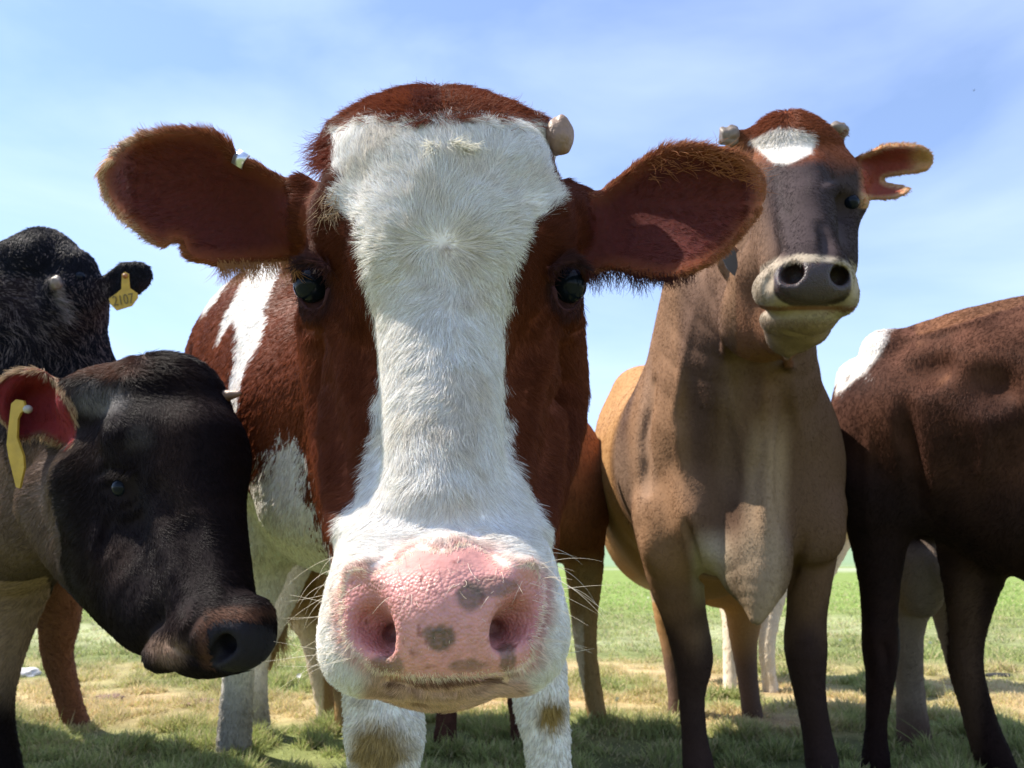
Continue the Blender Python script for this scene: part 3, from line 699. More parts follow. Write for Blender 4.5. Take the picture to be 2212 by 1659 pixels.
B.blob(1826,442,22,24,.012,sub=True,k=.02,rz=.03).line([(1782,416),(1812,404),(1844,420)],14,.010).line([(1690,470),(1702,540)],13,.008).line([(1780,480),(1792,545)],11,.008,sub=True,k=.02)
B.line([(1662,590),(1650,640)],8,.004,sub=True).line([(1700,720),(1740,728)],7,.006,sub=True)
TAN = np.array([.25, .142, .080]); DK = np.array([.050, .036, .036]); CREAM = np.array([.60, .51, .39])
WPB = spline([(1627,304),(1655,287),(1687,272),(1728,285),(1754,300),(1758,323),(1728,341),(1687,356),(1653,337)], 3)
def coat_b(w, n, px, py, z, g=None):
    nn = len(px); j = noise(w, 30, 1)*6+(g.normal(0, 2.5, nn) if g is not None else 0)
    c = full(nn, TAN)*(1+.2*noise(w, 12, 3))[:, None]
    c = mixc(c, (.085, .052, .040), sstep(-.1, .7, noise(w*np.array([1, 1, .3]), 8, 4))*.75); c = mixc(c, (.30, .20, .14), sstep(.2, .8, noise(w*np.array([1, 1, .25]), 13, 14))*.5)
    c = mixc(c, (.42, .235, .10), sstep(2.12, 2.3, z)*.9)  # barrel behind made golden, its sunlight put into the coat
    head = (z < 1.72) & (py < 790) & (px > 1590)
    hd = sstep(0, 25, py-305+.25*(px-1700)*0+j)*head
    c = mixc(c, (.21, .065, .030), head*1.); c = mixc(c, DK, hd*sstep(318, 362, py+j*2.5-np.abs(px-1722)*.18)*sstep(760, 560, py-(px-1700)*.3)*1.)
    c = mixc(c, TAN*.8, head*sstep(1700, 1610, px-(py-480)*.25)*.7)
    c = mixc(c, (.70, .66, .60), sstep(3, -3, poly_sd(px, py, WPB)+j*.8)*head)
    mz = (py > 548) & (z < 1.42); ring = mz*sstep(-4, 6, np.hypot((px-1757)/1.55, py-612)-46+j*.4)*sstep(-4, 8, py-546-((px-1752)/80)**2*16+j*1.2)
    ch = (py > 664)*(z < 1.5)*head
    pad = mz*sstep(1.12, .98, (np.abs(px-1754)/84)**3+(np.abs(py-614)/47)**3+j*.02)*(py < 664)
    c = mixc(c, CREAM*np.array([.62, .60, .58]), np.clip(ring*(py < 690)*.95+ch*.62, 0, 1)*(px < 1860)); c = mixc(c, (.10, .065, .045), ch*sstep(690, 760, py+noise(w, 30, 6)*25)*.5); c = mixc(c, (.055, .038, .036), pad)  # chin browner towards the bottom, its shade painted in
    c = mixc(c, (.20, .09, .05), sstep(8, 2, np.abs(py-666))*(z < 1.4)*(px > 1645)*.9)
    ck = sstep(620, 760, py)*sstep(1480, 1600, px)*(z < 2.3)*(1-head); c = mixc(c, (.075, .044, .030), ck*.72*sstep(1640, 1720, px)+ck*.5*(1-sstep(1640, 1720, px)))  # shade of neck and chest painted into the coat, stronger on the right
    bris = sstep(860, 1000, py)*sstep(62, 26, np.abs(px-1652+(py-1100)*.05))*sstep(2.0, 1.9, z); c = mixc(c, (.36, .25, .16), bris*.75)
    b2 = sstep(1120, 1200, py)*sstep(130, 60, np.abs(px-1600))*sstep(2.02, 1.88, z); c = mixc(c, (.33, .25, .17), b2*.55)
    leg = sstep(1250, 1420, py+noise(w, 14, 5)*60)*((px < 1560) | (px > 1690))*(z < 2.2); c = mixc(c, (.030, .018, .019), leg*.92)
    lt = sstep(1130, 1210, py)*sstep(1485, 1512, px)*sstep(1590, 1540, px)*(z < 2.05); c = mixc(c, (.6, .5, .36), lt*.7*sstep(1330, 1230, py))
    hl = sstep(1340, 1460, py)*(z > 2.6); c = mixc(c, (.10, .065, .055), hl*.9)
    hf = (py > 1578)*(z > 2.6)*(px < 1520); c = mixc(c, (.66, .58, .5), hf*.8)
    c = mixc(c, (.55, .42, .28), sstep(1240, 1270, py)*(z > 2.45)*(px < 1420)*(py < 1300)*.8)
    ear = sstep(1852, 1868, px+j)*(py < 450); sd = poly_sd(px, py, spline(EARB, 3)); fr = np.einsum('ij,ij->i', n, unit(CAM-w)) > 0
    c = mixc(c, (.46, .27, .15), ear*1.); c = mixc(c, (.24, .045, .035), ear*sstep(-9, -16, sd)*fr*sstep(1990, 1950, px)*.9)
    wet = pad*(px < 1860); thin = ear*.9
    return c, wet*1., thin
def fur_b(w, n, px, py, z, g):
    head = (z < 1.72) & (py < 790) & (px > 1590)
    pad = (z < 1.42)*sstep(1.2, 1.05, (np.abs(px-1754)/84)**3+(np.abs(py-614)/47)**3)*(py < 664)*(py > 548)
    ear = (px > 1850)*(py < 450)
    dens = (1-pad*.99)*np.where(z > 2.3, .6, 1)*np.where(ear, .8, 1)
    if g is None: return dict(dens=dens)
    nn = len(px)
    f = to3(-.1+(px-1600)/900, .9, .25)
    f = np.where(head[:, None], to3((px-1740)/160, .7+0*px, .1), f)
    pol = head*sstep(330, 285, py+noise(w, 20, 9)*12); f = f*(1-pol[:, None])+to3((px-1690)/80, .5+0*px, 0)*pol[:, None]; f = f+to3(noise(w, 12, 31), noise(w, 12, 32))*.3
    f = np.where(ear[:, None], to3(1+0*px, np.where(py < 360, -.4, .3), 0), f)
    L = np.where(head, .008, .008); L = L+.010*pol; L = np.where(ear, .008, L)
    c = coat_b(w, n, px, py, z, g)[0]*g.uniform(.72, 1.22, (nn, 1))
    return dict(dens=dens, dir=f, length=L, lift=.14+.35*pol, col=np.clip(c, 0, .93), rad=.00055*g.uniform(.7, 1.3, nn)*np.clip(z/1.8, .7, 1.6), clump=30., clamp=.2)
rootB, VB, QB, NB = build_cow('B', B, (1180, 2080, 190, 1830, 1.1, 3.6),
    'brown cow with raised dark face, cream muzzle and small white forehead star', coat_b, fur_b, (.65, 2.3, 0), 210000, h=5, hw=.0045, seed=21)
sphere('horn_bud', P(1574, 294, 1.59), .022, M_HORN2, rootB, sc3=(.95, .9, 1.0), rough=.25, seed=5)
sphere('horn_bud', P(1806, 284, 1.585), .020, M_HORN2, rootB, sc3=(1.0, .9, .95), rough=.35, seed=9)
sphere('eye', P(1838, 437, (surf_depth(VB, 1838, 437, 8) or 1.49)+.007), .016, M_EYE, rootB); sphere('eye', P(1655, 436, 1.51), .016, M_EYE, rootB)
for x, y in ((1519, 1298), (1537, 1292), (1572, 1296)):
    o = Body().C([(x, y-14, 2.95, 8), (x+2, y+14, 2.95, 4)], k=.004); v, q = o.mesh(x-30, x+30, y-40, y+40, 2.85, 3.05, h=1.6, hw=.0012, N=8); make_mesh('teat', v, q, M_TEAT, rootB)
slab_mesh('ear_tag', [P(x, y, 1.50) for x, y in ((1562,540),(1580,532),(1590,545),(1594,572),(1588,597),(1572,582),(1562,562))], FW*.002, M_TAGD, rootB)['label'] = 'dark grey ear tag hanging on the neck'

# ================================================================== C: dark brown cow leaving the frame on the right
C_ = Body()
C_.C([(1990,900,2.15,165),(2250,860,2.0,215),(2650,860,1.95,235)], k=.10)
C_.C([(1925,775,2.20,42),(2060,742,2.15,55),(2220,735,2.05,72),(2500,720,2.0,80)], k=.09)
C_.C([(1850,820,2.30,42),(1885,960,2.20,85),(1900,1080,2.15,80)], k=.06)
C_.C([(2060,1010,2.1,150),(2300,1070,2.0,205),(2650,1060,1.95,220)], k=.09)
C_.C([(1895,1050,2.15,84),(1898,1200,2.15,52),(1900,1300,2.15,38),(1900,1400,2.16,37),(1902,1450,2.16,32),(1893,1560,2.16,23),(1892,1630,2.16,29),(1890,1690,2.16,36)], k=.03)
C_.C([(1990,1100,2.5,95),(2000,1200,2.5,62),(1966,1330,2.5,36),(1962,1400,2.5,31),(1966,1480,2.52,29),(1972,1560,2.52,33),(1975,1615,2.5,40)], k=.04)
C_.E(1985,1250,2.4, 48,85,.10, k=.03)
C_.C([(2110,1150,2.15,85),(2096,1280,2.15,52),(2090,1380,2.16,34),(2092,1450,2.16,31),(2118,1560,2.17,34),(2150,1650,2.17,40),(2160,1700,2.17,44)], k=.04)
C_.C([(2040,1180,2.6,70),(2050,1330,2.6,34),(2085,1480,2.62,26),(2110,1560,2.6,26),(2130,1625,2.6,32)], k=.04)
C_.C([(2600,1150,2.2,120),(2620,1400,2.2,50),(2620,1700,2.2,44)], k=.05).C([(2760,1150,1.9,120),(2770,1400,1.9,60),(2770,1760,1.9,50)], k=.05)
C_.C([(2700,800,1.95,180),(2850,700,1.9,130)], k=.1)
C_.blob(1912,752,30,28,.032).line([(1935,740),(2020,725),(2110,700),(2200,670)],16,.012).blob(1978,792,48,30,.011,sub=True).blob(2085,820,70,42,.008,sub=True,rot=15)
C_.line([(1950,860),(1968,980),(1985,1100)],14,.016,sub=True,k=.03).line([(2120,860),(2130,980),(2110,1080)],16,.008).line([(2180,850),(2195,980),(2180,1100)],16,.008).line([(1884,900),(1876,1050),(1880,1180)],12,.008)
C_.line([(1890,1330),(1892,1400)],14,.010).line([(1912,1380),(1915,1460)],8,.008,sub=True)
WPC = spline([(1770,850),(1770,790),(1830,730),(1915,700),(1908,745),(1896,772),(1874,796),(1848,814),(1818,828)], 3)
C_.E(1912,762,2.22, 36,30,.05, k=.02).E(1985,800,2.12, 55,40,.05, k=.06, sub=True).E(2110,830,2.02, 60,40,.04, rot=20, k=.06, sub=True)
def coat_c(w, n, px, py, z, g=None):
    nn = len(px); j = noise(w, 25, 1)*6+(g.normal(0, 2.5, nn) if g is not None else 0)
    c = full(nn, (.092, .040, .025))*(1+.45*noise(w, 14, 3)+.25*noise(w, 45, 6))[:, None]
    c = mixc(c, (.028, .014, .012), sstep(-.1, .6, noise(w, 5, 8))*.6)
    c = mixc(c, (.42, .2, .09), sstep(.55, .95, n@unit(np.array([-.3, .3, .9])))*(px > 1980)*.35)  # upward-facing back tinted warmer, sunlight painted into the coat
    c = mixc(c, (.014, .009, .010), sstep(880, 1120, py+noise(w, 7, 23)*60)*.85)  # lower flank and legs near black, their shade painted into the coat
    c = mixc(c, WHITE*.95, sstep(12, -9, poly_sd(px, py, WPC)+j*2.6))
    bag = sstep(1150, 1200, py)*(z > 2.24)*(px < 2045); c = mixc(c, (.33, .26, .21), bag*.8*sstep(1620, 1500, py))
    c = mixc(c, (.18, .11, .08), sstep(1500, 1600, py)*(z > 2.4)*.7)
    inn = sstep(1180, 1300, py)*sstep(2030, 2080, px)*sstep(2135, 2095, px); c = mixc(c, (.10, .06, .04), inn*.7)
    return c, np.zeros(nn), np.zeros(nn)
def fur_c(w, n, px, py, z, g):
    dens = np.ones(len(px))
    if g is None: return dict(dens=dens)
    nn = len(px); c = coat_c(w, n, px, py, z, g)[0]*g.uniform(.85, 1.2, (nn, 1))
    return dict(dens=dens, dir=to3(-.5+0*px, .9, 0)+to3(noise(w, 9, 31), noise(w, 9, 32))*.4, length=np.full(nn, .011), lift=np.full(nn, .20), col=np.clip(c*g.uniform(.75, 1.3, (nn, 1)), 0, .93), rad=.0005*g.uniform(.7, 1.3, nn), clump=22., clamp=.25)
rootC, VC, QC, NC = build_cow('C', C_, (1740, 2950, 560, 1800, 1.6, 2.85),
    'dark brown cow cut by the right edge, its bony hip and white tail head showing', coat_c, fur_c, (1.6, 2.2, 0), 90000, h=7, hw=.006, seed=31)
o = Body().C([(1868,1080,2.30,16),(1922,1290,2.32,9),(1930,1400,2.32,14),(1924,1480,2.32,5)], k=.01); v, q = o.mesh(1820,1980,1050,1500,2.2,2.45,h=3,hw=.0025,N=8)
make_mesh('tail', v, q, plain('dark_tail', (.02, .014, .014), .8), rootC)

# ================================================================== D: black cow behind at the far left
EARD = [(205,605),(213,598),(235,584),(252,568),(269,560),(299,560),(324,571),(333,592),(328,614),(307,637),(280,650),(235,654),(208,650)]
D_ = Body()
D_.E(100,572,2.0, 76,66,.10, k=.05).E(92,530,2.0, 34,34,.05, k=.05)
D_.E(165,570,1.97, 33,30,.045, k=.04).E(30,555,1.97, 40,30,.05, k=.04)
D_.E(168,640,1.97, 46,66,.09, k=.05).E(120,615,1.88, 16,16,.022, k=.02)
D_.C([(121,620,1.89,16),(130,685,1.90,22)], k=.03)
D_.SLAB(EARD, lambda x, y: 1.97-.06*sstep(210, 320, x)+0*y, .008, k=.02)
D_.C([(130,700,2.02,75),(60,840,2.05,165),(0,950,2.1,230)], k=.09)
D_.C([(20,670,1.95,80),(120,760,1.98,82),(200,870,2.0,80)], k=.07)
D_.C([(-30,840,2.05,200),(-300,860,2.05,225),(-640,870,2.1,205)], k=.1)
D_.C([(110,900,2.15,130),(60,1050,2.2,170)], k=.08)
D_.C([(110,1080,2.4,110),(126,1230,2.5,58),(128,1340,2.6,42),(124,1410,2.65,32),(146,1500,2.7,26),(160,1550,2.72,27),(172,1585,2.72,30)], k=.04)
D_.C([(-60,1080,2.4,110),(-40,1300,2.6,50),(-30,1560,2.7,30)], k=.04).C([(-620,1000,2.1,110),(-630,1300,2.1,52),(-630,1690,2.1,36)], k=.04).C([(-640,1000,2.3,100),(-660,1300,2.3,46),(-660,1650,2.3,34)], k=.04)
def coat_d(w, n, px, py, z, g=None):
    nn = len(px); c = full(nn, (.010, .010, .014)); c = mixc(c, (.035, .024, .026), sstep(0, .7, noise(w, 9, 3))*(py > 600)*.8)
    c = mixc(c, (.20, .18, .17), sstep(16, 6, np.abs(px-124-(py-620)*.12))*(py > 600)*(py < 690)*.9)  # lit tuft painted as a grey stripe
    c = mixc(c, (.15, .07, .045), sstep(1180, 1290, py))
    return c, np.zeros(nn), ((px > 225)*(py < 660))*.2
def fur_d(w, n, px, py, z, g):
    dens = np.where(py > 1100, .4, 1.)
    if g is None: return dict(dens=dens)
    nn = len(px); c = coat_d(w, n, px, py, z, g)[0]*g.uniform(.6, 1.9, (nn, 1))
    c = mixc(c, (.24, .19, .18), (g.random(nn) < np.where(py > 590, .20, .05))*(px < 240)*(py < 1000)*.85)  # scattered pale strands stand in for the sheen of lit fur
    f = to3(.5+noise(w, 9, 5)*.9, .8+noise(w, 9, 6)*.6, -.1)
    L = np.where(py > 1100, .014, .034); L = np.where(px > 215, .012, L); L = np.where((py < 640), np.minimum(L, .013), L)
    return dict(dens=dens, dir=f, length=L, lift=np.full(nn, .38), col=np.clip(c, 0, .9), rad=.0007*g.uniform(.6, 1.4, nn), clump=22., clamp=.9, rand=.25)
rootD, VD, QD, ND = build_cow('D', D_, (-950, 380, 440, 1800, 1.75, 3.4),
    'shaggy black cow behind at the left with a yellow numbered tag in its ear', coat_d, fur_d, (-1.4, 2.4, 0), 70000, h=7, hw=.006, seed=41)
TAGP = [(263,592),(270,587),(278,592),(280,622),(297,634),(298,643),(285,661),(252,671),(238,657),(235,645),(252,633),(262,624)]
tD = slab_mesh('ear_tag', [P(x, y, 1.865) for x, y in TAGP], FW*.002, M_TAG, rootD); tD['label'] = 'yellow ear tag with the number 2107'
fc = bpy.data.curves.new('tag_number', 'FONT'); fc.body = '2107'; fc.size = .030; fc.extrude = .0004; fc.align_x = 'CENTER'; fc.align_y = 'CENTER'; fc.materials.append(M_INK)
ft = bpy.data.objects.new('tag_text', fc); COL.objects.link(ft); bpy.context.view_layer.update()
fm = bpy.data.meshes.new_from_object(ft.evaluated_get(bpy.context.evaluated_depsgraph_get())); bpy.data.objects.remove(ft)
fo = bpy.data.objects.new('tag_number', fm); COL.objects.link(fo); fo.parent = tD; fo.location = P(266, 648, 1.8635); fo.rotation_euler = (math.pi/2+PITCH, R(-10), 0); fo.scale = (.85, 1.15, 1)
sphere('tag_stud', P(270, 596, 1.863), .006, plain('tag_stud', (.30, .12, .03), .5), tD)
sphere('eye', P(172, 598, (surf_depth(VD, 172, 598, 10) or 1.9)+.009), .013, M_EYE, rootD)
sphere('horn_bud', P(121, 612, (surf_depth(VD, 121, 612, 10) or 1.88)+.010), .015, M_HORN2, rootD, sc3=(.95, .95, 1.25), rough=.2, seed=4)

# ================================================================== E: very dark cow with its head lowered at the left
EARE = [(-30,835),(0,815),(26,799),(64,792),(99,799),(128,828),(144,857),(162,895),(175,935),(160,970),(125,960),(93,941),(60,950),(35,951),(10,922),(-10,900)]
E_ = Body()
E_.E(345,850,1.28, 105,88,.085, k=.05)                                          # poll
E_.E(395,900,1.26, 100,100,.08, k=.05).E(250,870,1.33, 95,68,.08, k=.05)
E_.E(390,1010,1.22, 135,120,.085, k=.05)
E_.C([(420,980,1.20,105),(430,1130,1.14,98),(458,1285,1.06,88)], k=.04)         # face
E_.C([(250,1040,1.27,125),(300,1180,1.22,120),(370,1310,1.12,88)], k=.05)       # cheek
E_.C([(150,1080,1.34,100),(215,1200,1.28,88),(330,1340,1.15,66)], k=.05)        # jaw
E_.E(478,1358,1.00, 94,66,.055, rot=8, k=.04).E(440,1400,1.02, 90,56,.05, rot=12, k=.03)
E_.E(370,1402,1.05, 52,42,.05, k=.02)
E_.E(548,1345,1.0, 36,42,.045, k=.03).E(520,1400,.99, 60,40,.04, k=.03)
E_.C([(462,1424,.955,9),(486,1396,.955,22),(506,1382,.97,24)], k=.012, sub=True)
E_.C([(222,1045,1.175,9),(256,1018,1.155,11),(300,1040,1.145,9)], k=.010).C([(226,1062,1.17,6),(262,1086,1.15,7),(300,1066,1.145,6)], k=.010)
E_.SLAB(EARE, lambda x, y: 1.33-.045*sstep(20, 80, np.hypot(x-85, y-880))+0*y, .0065, k=.02)
E_.E(160,900,1.36, 60,52,.05, k=.04)
E_.C([(230,960,1.50,140),(80,1010,1.72,185),(-120,1040,2.0,215)], k=.08)        # neck
E_.C([(120,1110,1.52,105),(30,1160,1.75,120)], k=.06)
E_.C([(-120,1040,1.98,225),(-500,1010,2.0,240),(-900,990,2.1,215)], k=.1)
E_.C([(40,1180,1.85,100),(28,1300,1.85,62),(8,1420,1.86,40),(2,1520,1.87,26),(8,1600,1.88,27),(14,1680,1.88,34),(16,1740,1.88,40)], k=.04)
E_.C([(-160,1180,2.05,100),(-170,1420,2.05,44),(-170,1680,2.05,34)], k=.04).C([(-880,1150,2.0,100),(-890,1400,2.0,46),(-890,1710,2.0,36)], k=.04).C([(-900,1150,2.25,90),(-900,1400,2.25,40),(-900,1650,2.25,32)], k=.04)
E_.line([(212,1130),(205,1180),(206,1235)],7,.007).line([(232,1120),(226,1190)],6,.006,sub=True).line([(330,1060),(400,1150),(430,1250)],16,.008,sub=True,k=.03).line([(420,1330),(400,1370),(402,1420)],7,.005,sub=True).line([(352,1385),(400,1408),(450,1440)],5,.005,sub=True,k=.006)
E_.line([(216,1010),(256,990),(302,1012)],9,.007).line([(240,1100),(270,1112),(306,1096)],6,.005).blob(215,862,50,38,.016).blob(300,935,40,34,.008)
def coat_e(w, n, px, py, z, g=None):
    nn = len(px); c = full(nn, (.011, .0072, .0078)); c = mixc(c, (.022, .013, .011), sstep(0, .7, noise(w, 12, 3))*.8)
    c = mixc(c, (.17, .118, .092), sstep(300, 90, px+(py-1050)*.3)*sstep(930, 1000, py)*sstep(1330, 1180, py)*(z > 1.2)*.8)  # sunlit neck fur painted as a grey-brown patch
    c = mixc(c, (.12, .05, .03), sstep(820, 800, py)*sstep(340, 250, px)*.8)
    mz = poly_sd(px, py, spline([(452,1352),(500,1338),(588,1352),(592,1400),(565,1440),(505,1452),(462,1436),(446,1395)], 3)); rg = sstep(34, 8, mz)*(py < 1440)*(px < 560)
    c = mixc(c, (.115, .056, .036), rg*.85); c = mixc(c, (.26, .17, .12), sstep(60, 10, np.hypot(px-362, (py-1405)*1.3))*.8)
    c = mixc(c, (.10, .05, .032), sstep(22, 0, np.abs(py-1322+(px-520)*.05)+noise(w, 30, 9)*6)*(px > 440)*.6)
    pad = (mz < 2) & (z < 1.1)
    c = mixc(c, (.016, .014, .018), pad*1.)
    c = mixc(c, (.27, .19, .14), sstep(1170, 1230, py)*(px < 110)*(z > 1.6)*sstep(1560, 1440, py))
    ear = (px < 165)*(py < 960)*(z < 1.37)*poly_in(px, py, EARE); fr = np.einsum('ij,ij->i', n, unit(CAM-w)) > 0
    sd = poly_sd(px, py, spline(EARE, 3)); c = mixc(c, (.12, .05, .03), ear*1.); c = mixc(c, (.15, .018, .020), ear*sstep(-5, -16, sd)*fr)
    c = mixc(c, (.10, .085, .075), sstep(44, 14, np.hypot((px-300)*.9, py-938)+noise(w, 40, 9)*12)*.35)  # highlight on the brow painted into the coat
    c = mixc(c, (.26, .24, .23), sstep(60, 25, np.hypot((px-215)*.75, (py-858)*1.2))*.45)
    return c, pad*.3, ear*.9
def poly_in(px, py, o): return poly_sd(px, py, spline(o, 3)) < 8
def fur_e(w, n, px, py, z, g):
    mz = 56+poly_sd(px, py, spline([(452,1352),(500,1338),(588,1352),(592,1400),(565,1440),(505,1452),(462,1436),(446,1395)], 3)); eyed = np.hypot((px-262)/1.2, py-1050)
    ear = (px < 165)*(py < 960)*(z < 1.37)*poly_in(px, py, EARE); sd = poly_sd(px, py, spline(EARE, 3))
    dens = np.where((mz < 56) & (z < 1.1), .03, 1.)*np.where((eyed < 28) & (z < 1.25), .02, 1)*np.where((ear > 0) & (sd < -12), .15, 1)
    if g is None: return dict(dens=dens)
    nn = len(px); c = coat_e(w, n, px, py, z, g)[0]*g.uniform(.6, 1.5, (nn, 1))
    f = to3(.5+0*px, .8, -.1); nk = sstep(300, 120, px+noise(w, 9, 9)*40)*sstep(860, 960, py); f = f*(1-nk[:, None])+to3(-.7+0*px, .6, .1)*nk[:, None]
    top = sstep(880, 780, py+noise(w, 9, 8)*25); f = f*(1-top[:, None])+to3(.3+(px-330)/200, .3+0*px, 0)*top[:, None]; f = f+to3(noise(w, 10, 31), noise(w, 10, 32))*.35
    L = np.full(nn, .010); L = L+.007*nk+.010*top; c = mixc(c, (.5, .36, .22), (ear*(sd > -9))*.7)
    return dict(dens=dens, dir=f, length=L, lift=.2+.2*top, col=np.clip(c, 0, .9), rad=.0004*g.uniform(.7, 1.3, nn)*np.clip(z/1.2, .8, 2), clump=45., clamp=.4)
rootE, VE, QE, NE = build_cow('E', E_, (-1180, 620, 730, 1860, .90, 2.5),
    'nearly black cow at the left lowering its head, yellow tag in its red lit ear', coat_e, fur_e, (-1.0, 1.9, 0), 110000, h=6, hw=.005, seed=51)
zE = surf_depth(VE, 263, 1050, 10) or 1.17; sphere('eye', P(263, 1053, zE+.0115), .0145, M_EYE, rootE)
hb = Body().C([(455,868,1.27,20),(490,855,1.26,13),(516,850,1.25,6.5)], k=.01); v, q = hb.mesh(420,560,810,920,1.15,1.35,h=2,hw=.0018,N=8)
make_mesh('horn_bud', v, q, M_HORN, rootE)
EARE2 = Body().E(497,880,1.31, 30,34,.02, k=.01)
tE = slab_mesh('ear_tag', [P(x, y, 1.272-.0001*(y-860)) for x, y in ((24,872),(34,863),(50,866),(56,884),(44,892),(38,905),(36,945),(50,985),(52,1010),(42,1055),(34,1052),(18,985),(14,960),(20,905))], (RT*.25+FW)*.004, M_TAG, rootE); tE['label'] = 'yellow ear tag seen almost edge on'
sphere('tag_stud', P(60, 884, 1.268), .007, plain('stud_grey', (.35, .33, .30), .4), tE)
lp = [(g.uniform(240, 300), 1014+g.uniform(-3, 6)) for i in range(60)]
strands('eyelashes', on_surface(VE, lp, 1.16), [to3(-.3+g.normal(0, .2), .7, -.7) for i in lp], .02, .0004, (.02, .014, .014), rootE, seed=8)

# ================================================================== G: brown cow standing across, behind the first one
G_ = Body()
G_.C([(660,1080,2.85,150),(900,1080,2.75,165),(1150,1060,2.65,150),(1205,1040,2.6,118)], k=.08)
G_.E(1225,1060,2.6, 74,150,.20, k=.06)
G_.C([(1250,1120,2.62,60),(1262,1230,2.66,42),(1262,1330,2.7,30),(1268,1420,2.72,24),(1282,1500,2.74,22),(1290,1550,2.75,22),(1294,1592,2.76,24)], k=.03)
G_.C([(1110,1150,2.55,80),(1112,1350,2.50,42),(1116,1480,2.46,26),(1126,1570,2.45,24),(1132,1620,2.44,30),(1136,1655,2.44,32)], k=.03)
G_.C([(960,1150,2.6,80),(965,1400,2.52,36),(966,1500,2.48,24),(962,1580,2.46,25),(960,1625,2.45,31),(958,1655,2.45,36)], k=.03)
G_.C([(660,1150,2.9,110),(668,1300,2.86,58),(680,1370,2.84,34),(692,1450,2.82,26),(706,1530,2.80,24),(708,1565,2.79,28),(704,1595,2.78,30)], k=.03)
G_.C([(740,1200,2.7,70),(742,1400,2.68,30),(748,1560,2.66,26),(750,1620,2.64,32)], k=.03)
G_.C([(1180,960,2.6,92),(1120,890,2.42,72),(1082,860,2.3,60)], k=.06).C([(1062,860,2.25,60),(1015,935,2.17,46),(990,1000,2.12,38)], k=.03).E(1110,800,2.25, 44,18,.02, rot=-20, k=.02).E(995,800,2.25, 44,18,.02, rot=20, k=.02)
def coat_g(w, n, px, py, z, g=None):
    nn = len(px); c = full(nn, (.23, .085, .035))*(1+.25*noise(w, 12, 3))[:, None]
    c = mixc(c, (.40, .28, .13), ((px < 800)*sstep(1180, 1240, py)+(px > 1200)*sstep(1180, 1250, py))*.8)
    c = mixc(c, (.70, .60, .46), ((px < 700)*(px > 600)+(px > 1200)*(px < 1262))*sstep(1310, 1350, py+noise(w, 15, 2)*20)*.9)
    c = mixc(c, (.09, .04, .03), (px > 850)*(px < 1180)*sstep(1250, 1350, py))
    return c, np.zeros(nn), np.zeros(nn)
def fur_g(w, n, px, py, z, g):
    dens = np.ones(len(px))
    if g is None: return dict(dens=dens)
    nn = len(px); c = coat_g(w, n, px, py, z, g)[0]*g.uniform(.7, 1.3, (nn, 1))
    return dict(dens=dens, dir=to3(-.2+0*px, .9, 0), length=np.full(nn, .014), lift=np.full(nn, .25), col=np.clip(c, 0, .9), rad=.0009*g.uniform(.7, 1.3, nn), clump=30., clamp=.4)
rootG, VG, QG, NG = build_cow('G', G_, (440, 1420, 580, 1760, 2.0, 3.3),
    'chestnut cow with pale lower legs standing sideways behind the white blazed one', coat_g, fur_g, (-.2, 2.7, 0), 30000, h=7, hw=.006, seed=61)
tb = Body().C([(600,1060,2.7,14),(596,1200,2.66,20),(598,1300,2.65,26),(590,1380,2.65,16),(582,1445,2.65,5)], k=.02); v, q = tb.mesh(540,650,1030,1470,2.5,2.8,h=3,hw=.0025,N=8)
tl = make_mesh('tail', v, q, plain('tail_hair', (.36, .24, .11), .8, bump=1, scale=60, var=.5), rootG)
tn = 1800; tt = g.random(tn); tx = 598+g.normal(0, 16, tn)*(1-.4*tt); ty = 1180+tt*190
strands('tail_tassel', P(tx, ty, 2.63+g.normal(0, .015, tn)), [to3(g.normal(-.05, .18), 1, 0) for i in range(tn)], g.uniform(.05, .14, tn), .0011, np.array([.40, .27, .12])*g.uniform(.5, 1.5, (tn, 1)), rootG, droop=.2, bend=.35, seed=12)

# ================================================================== H: tan cow far behind the brown one
H_ = Body()
H_.C([(1560,1060,4.0,120),(1800,1045,3.9,110),(1830,1050,3.85,88)], k=.1)
H_.C([(1560,1150,3.8,60),(1580,1300,3.6,28),(1578,1420,3.5,18),(1576,1520,3.4,17),(1578,1556,3.36,20)], k=.03)
H_.C([(1680,1150,3.8,60),(1666,1300,3.6,28),(1656,1400,3.5,19),(1664,1480,3.45,18),(1668,1520,3.42,20),(1668,1545,3.4,22)], k=.03)
H_.C([(1815,1130,3.95,40),(1760,1300,3.9,20),(1765,1480,3.8,16)], k=.03).C([(1480,1150,4.0,60),(1500,1300,3.8,26),(1505,1500,3.7,18)], k=.03)
H_.C([(1560,1000,4.0,80),(1460,900,3.9,60)], k=.06)
def coat_h(w, n, px, py, z, g=None):
    nn = len(px); c = full(nn, (.45, .22, .09)); c = mixc(c, (.66, .56, .42), sstep(1045, 1080, py+noise(w, 6, 2)*40)); c = mixc(c, (.2, .14, .1), (py > 1060)*(py < 1120)*sstep(.2, .5, noise(w, 16, 4)))
    return c, np.zeros(nn), np.zeros(nn)
def fur_h(w, n, px, py, z, g):
    if g is None: return dict(dens=np.ones(len(px)))
    nn = len(px); c = coat_h(w, n, px, py, z, g)[0]*g.uniform(.75, 1.25, (nn, 1))
    return dict(dens=np.ones(nn), dir=to3(-.2+0*px, .9, 0), length=np.full(nn, .014), lift=np.full(nn, .25), col=np.clip(c, 0, .9), rad=.0011*g.uniform(.7, 1.3, nn), clump=30., clamp=.4)
rootH, VH, QH, NH = build_cow('H', H_, (1380, 1960, 860, 1660, 3.1, 4.4),
    'tan cow with cream legs, mostly hidden behind the brown cow with the raised head', coat_h, fur_h, (1.2, 3.9, 0), 9000, h=7, hw=.006, seed=71)
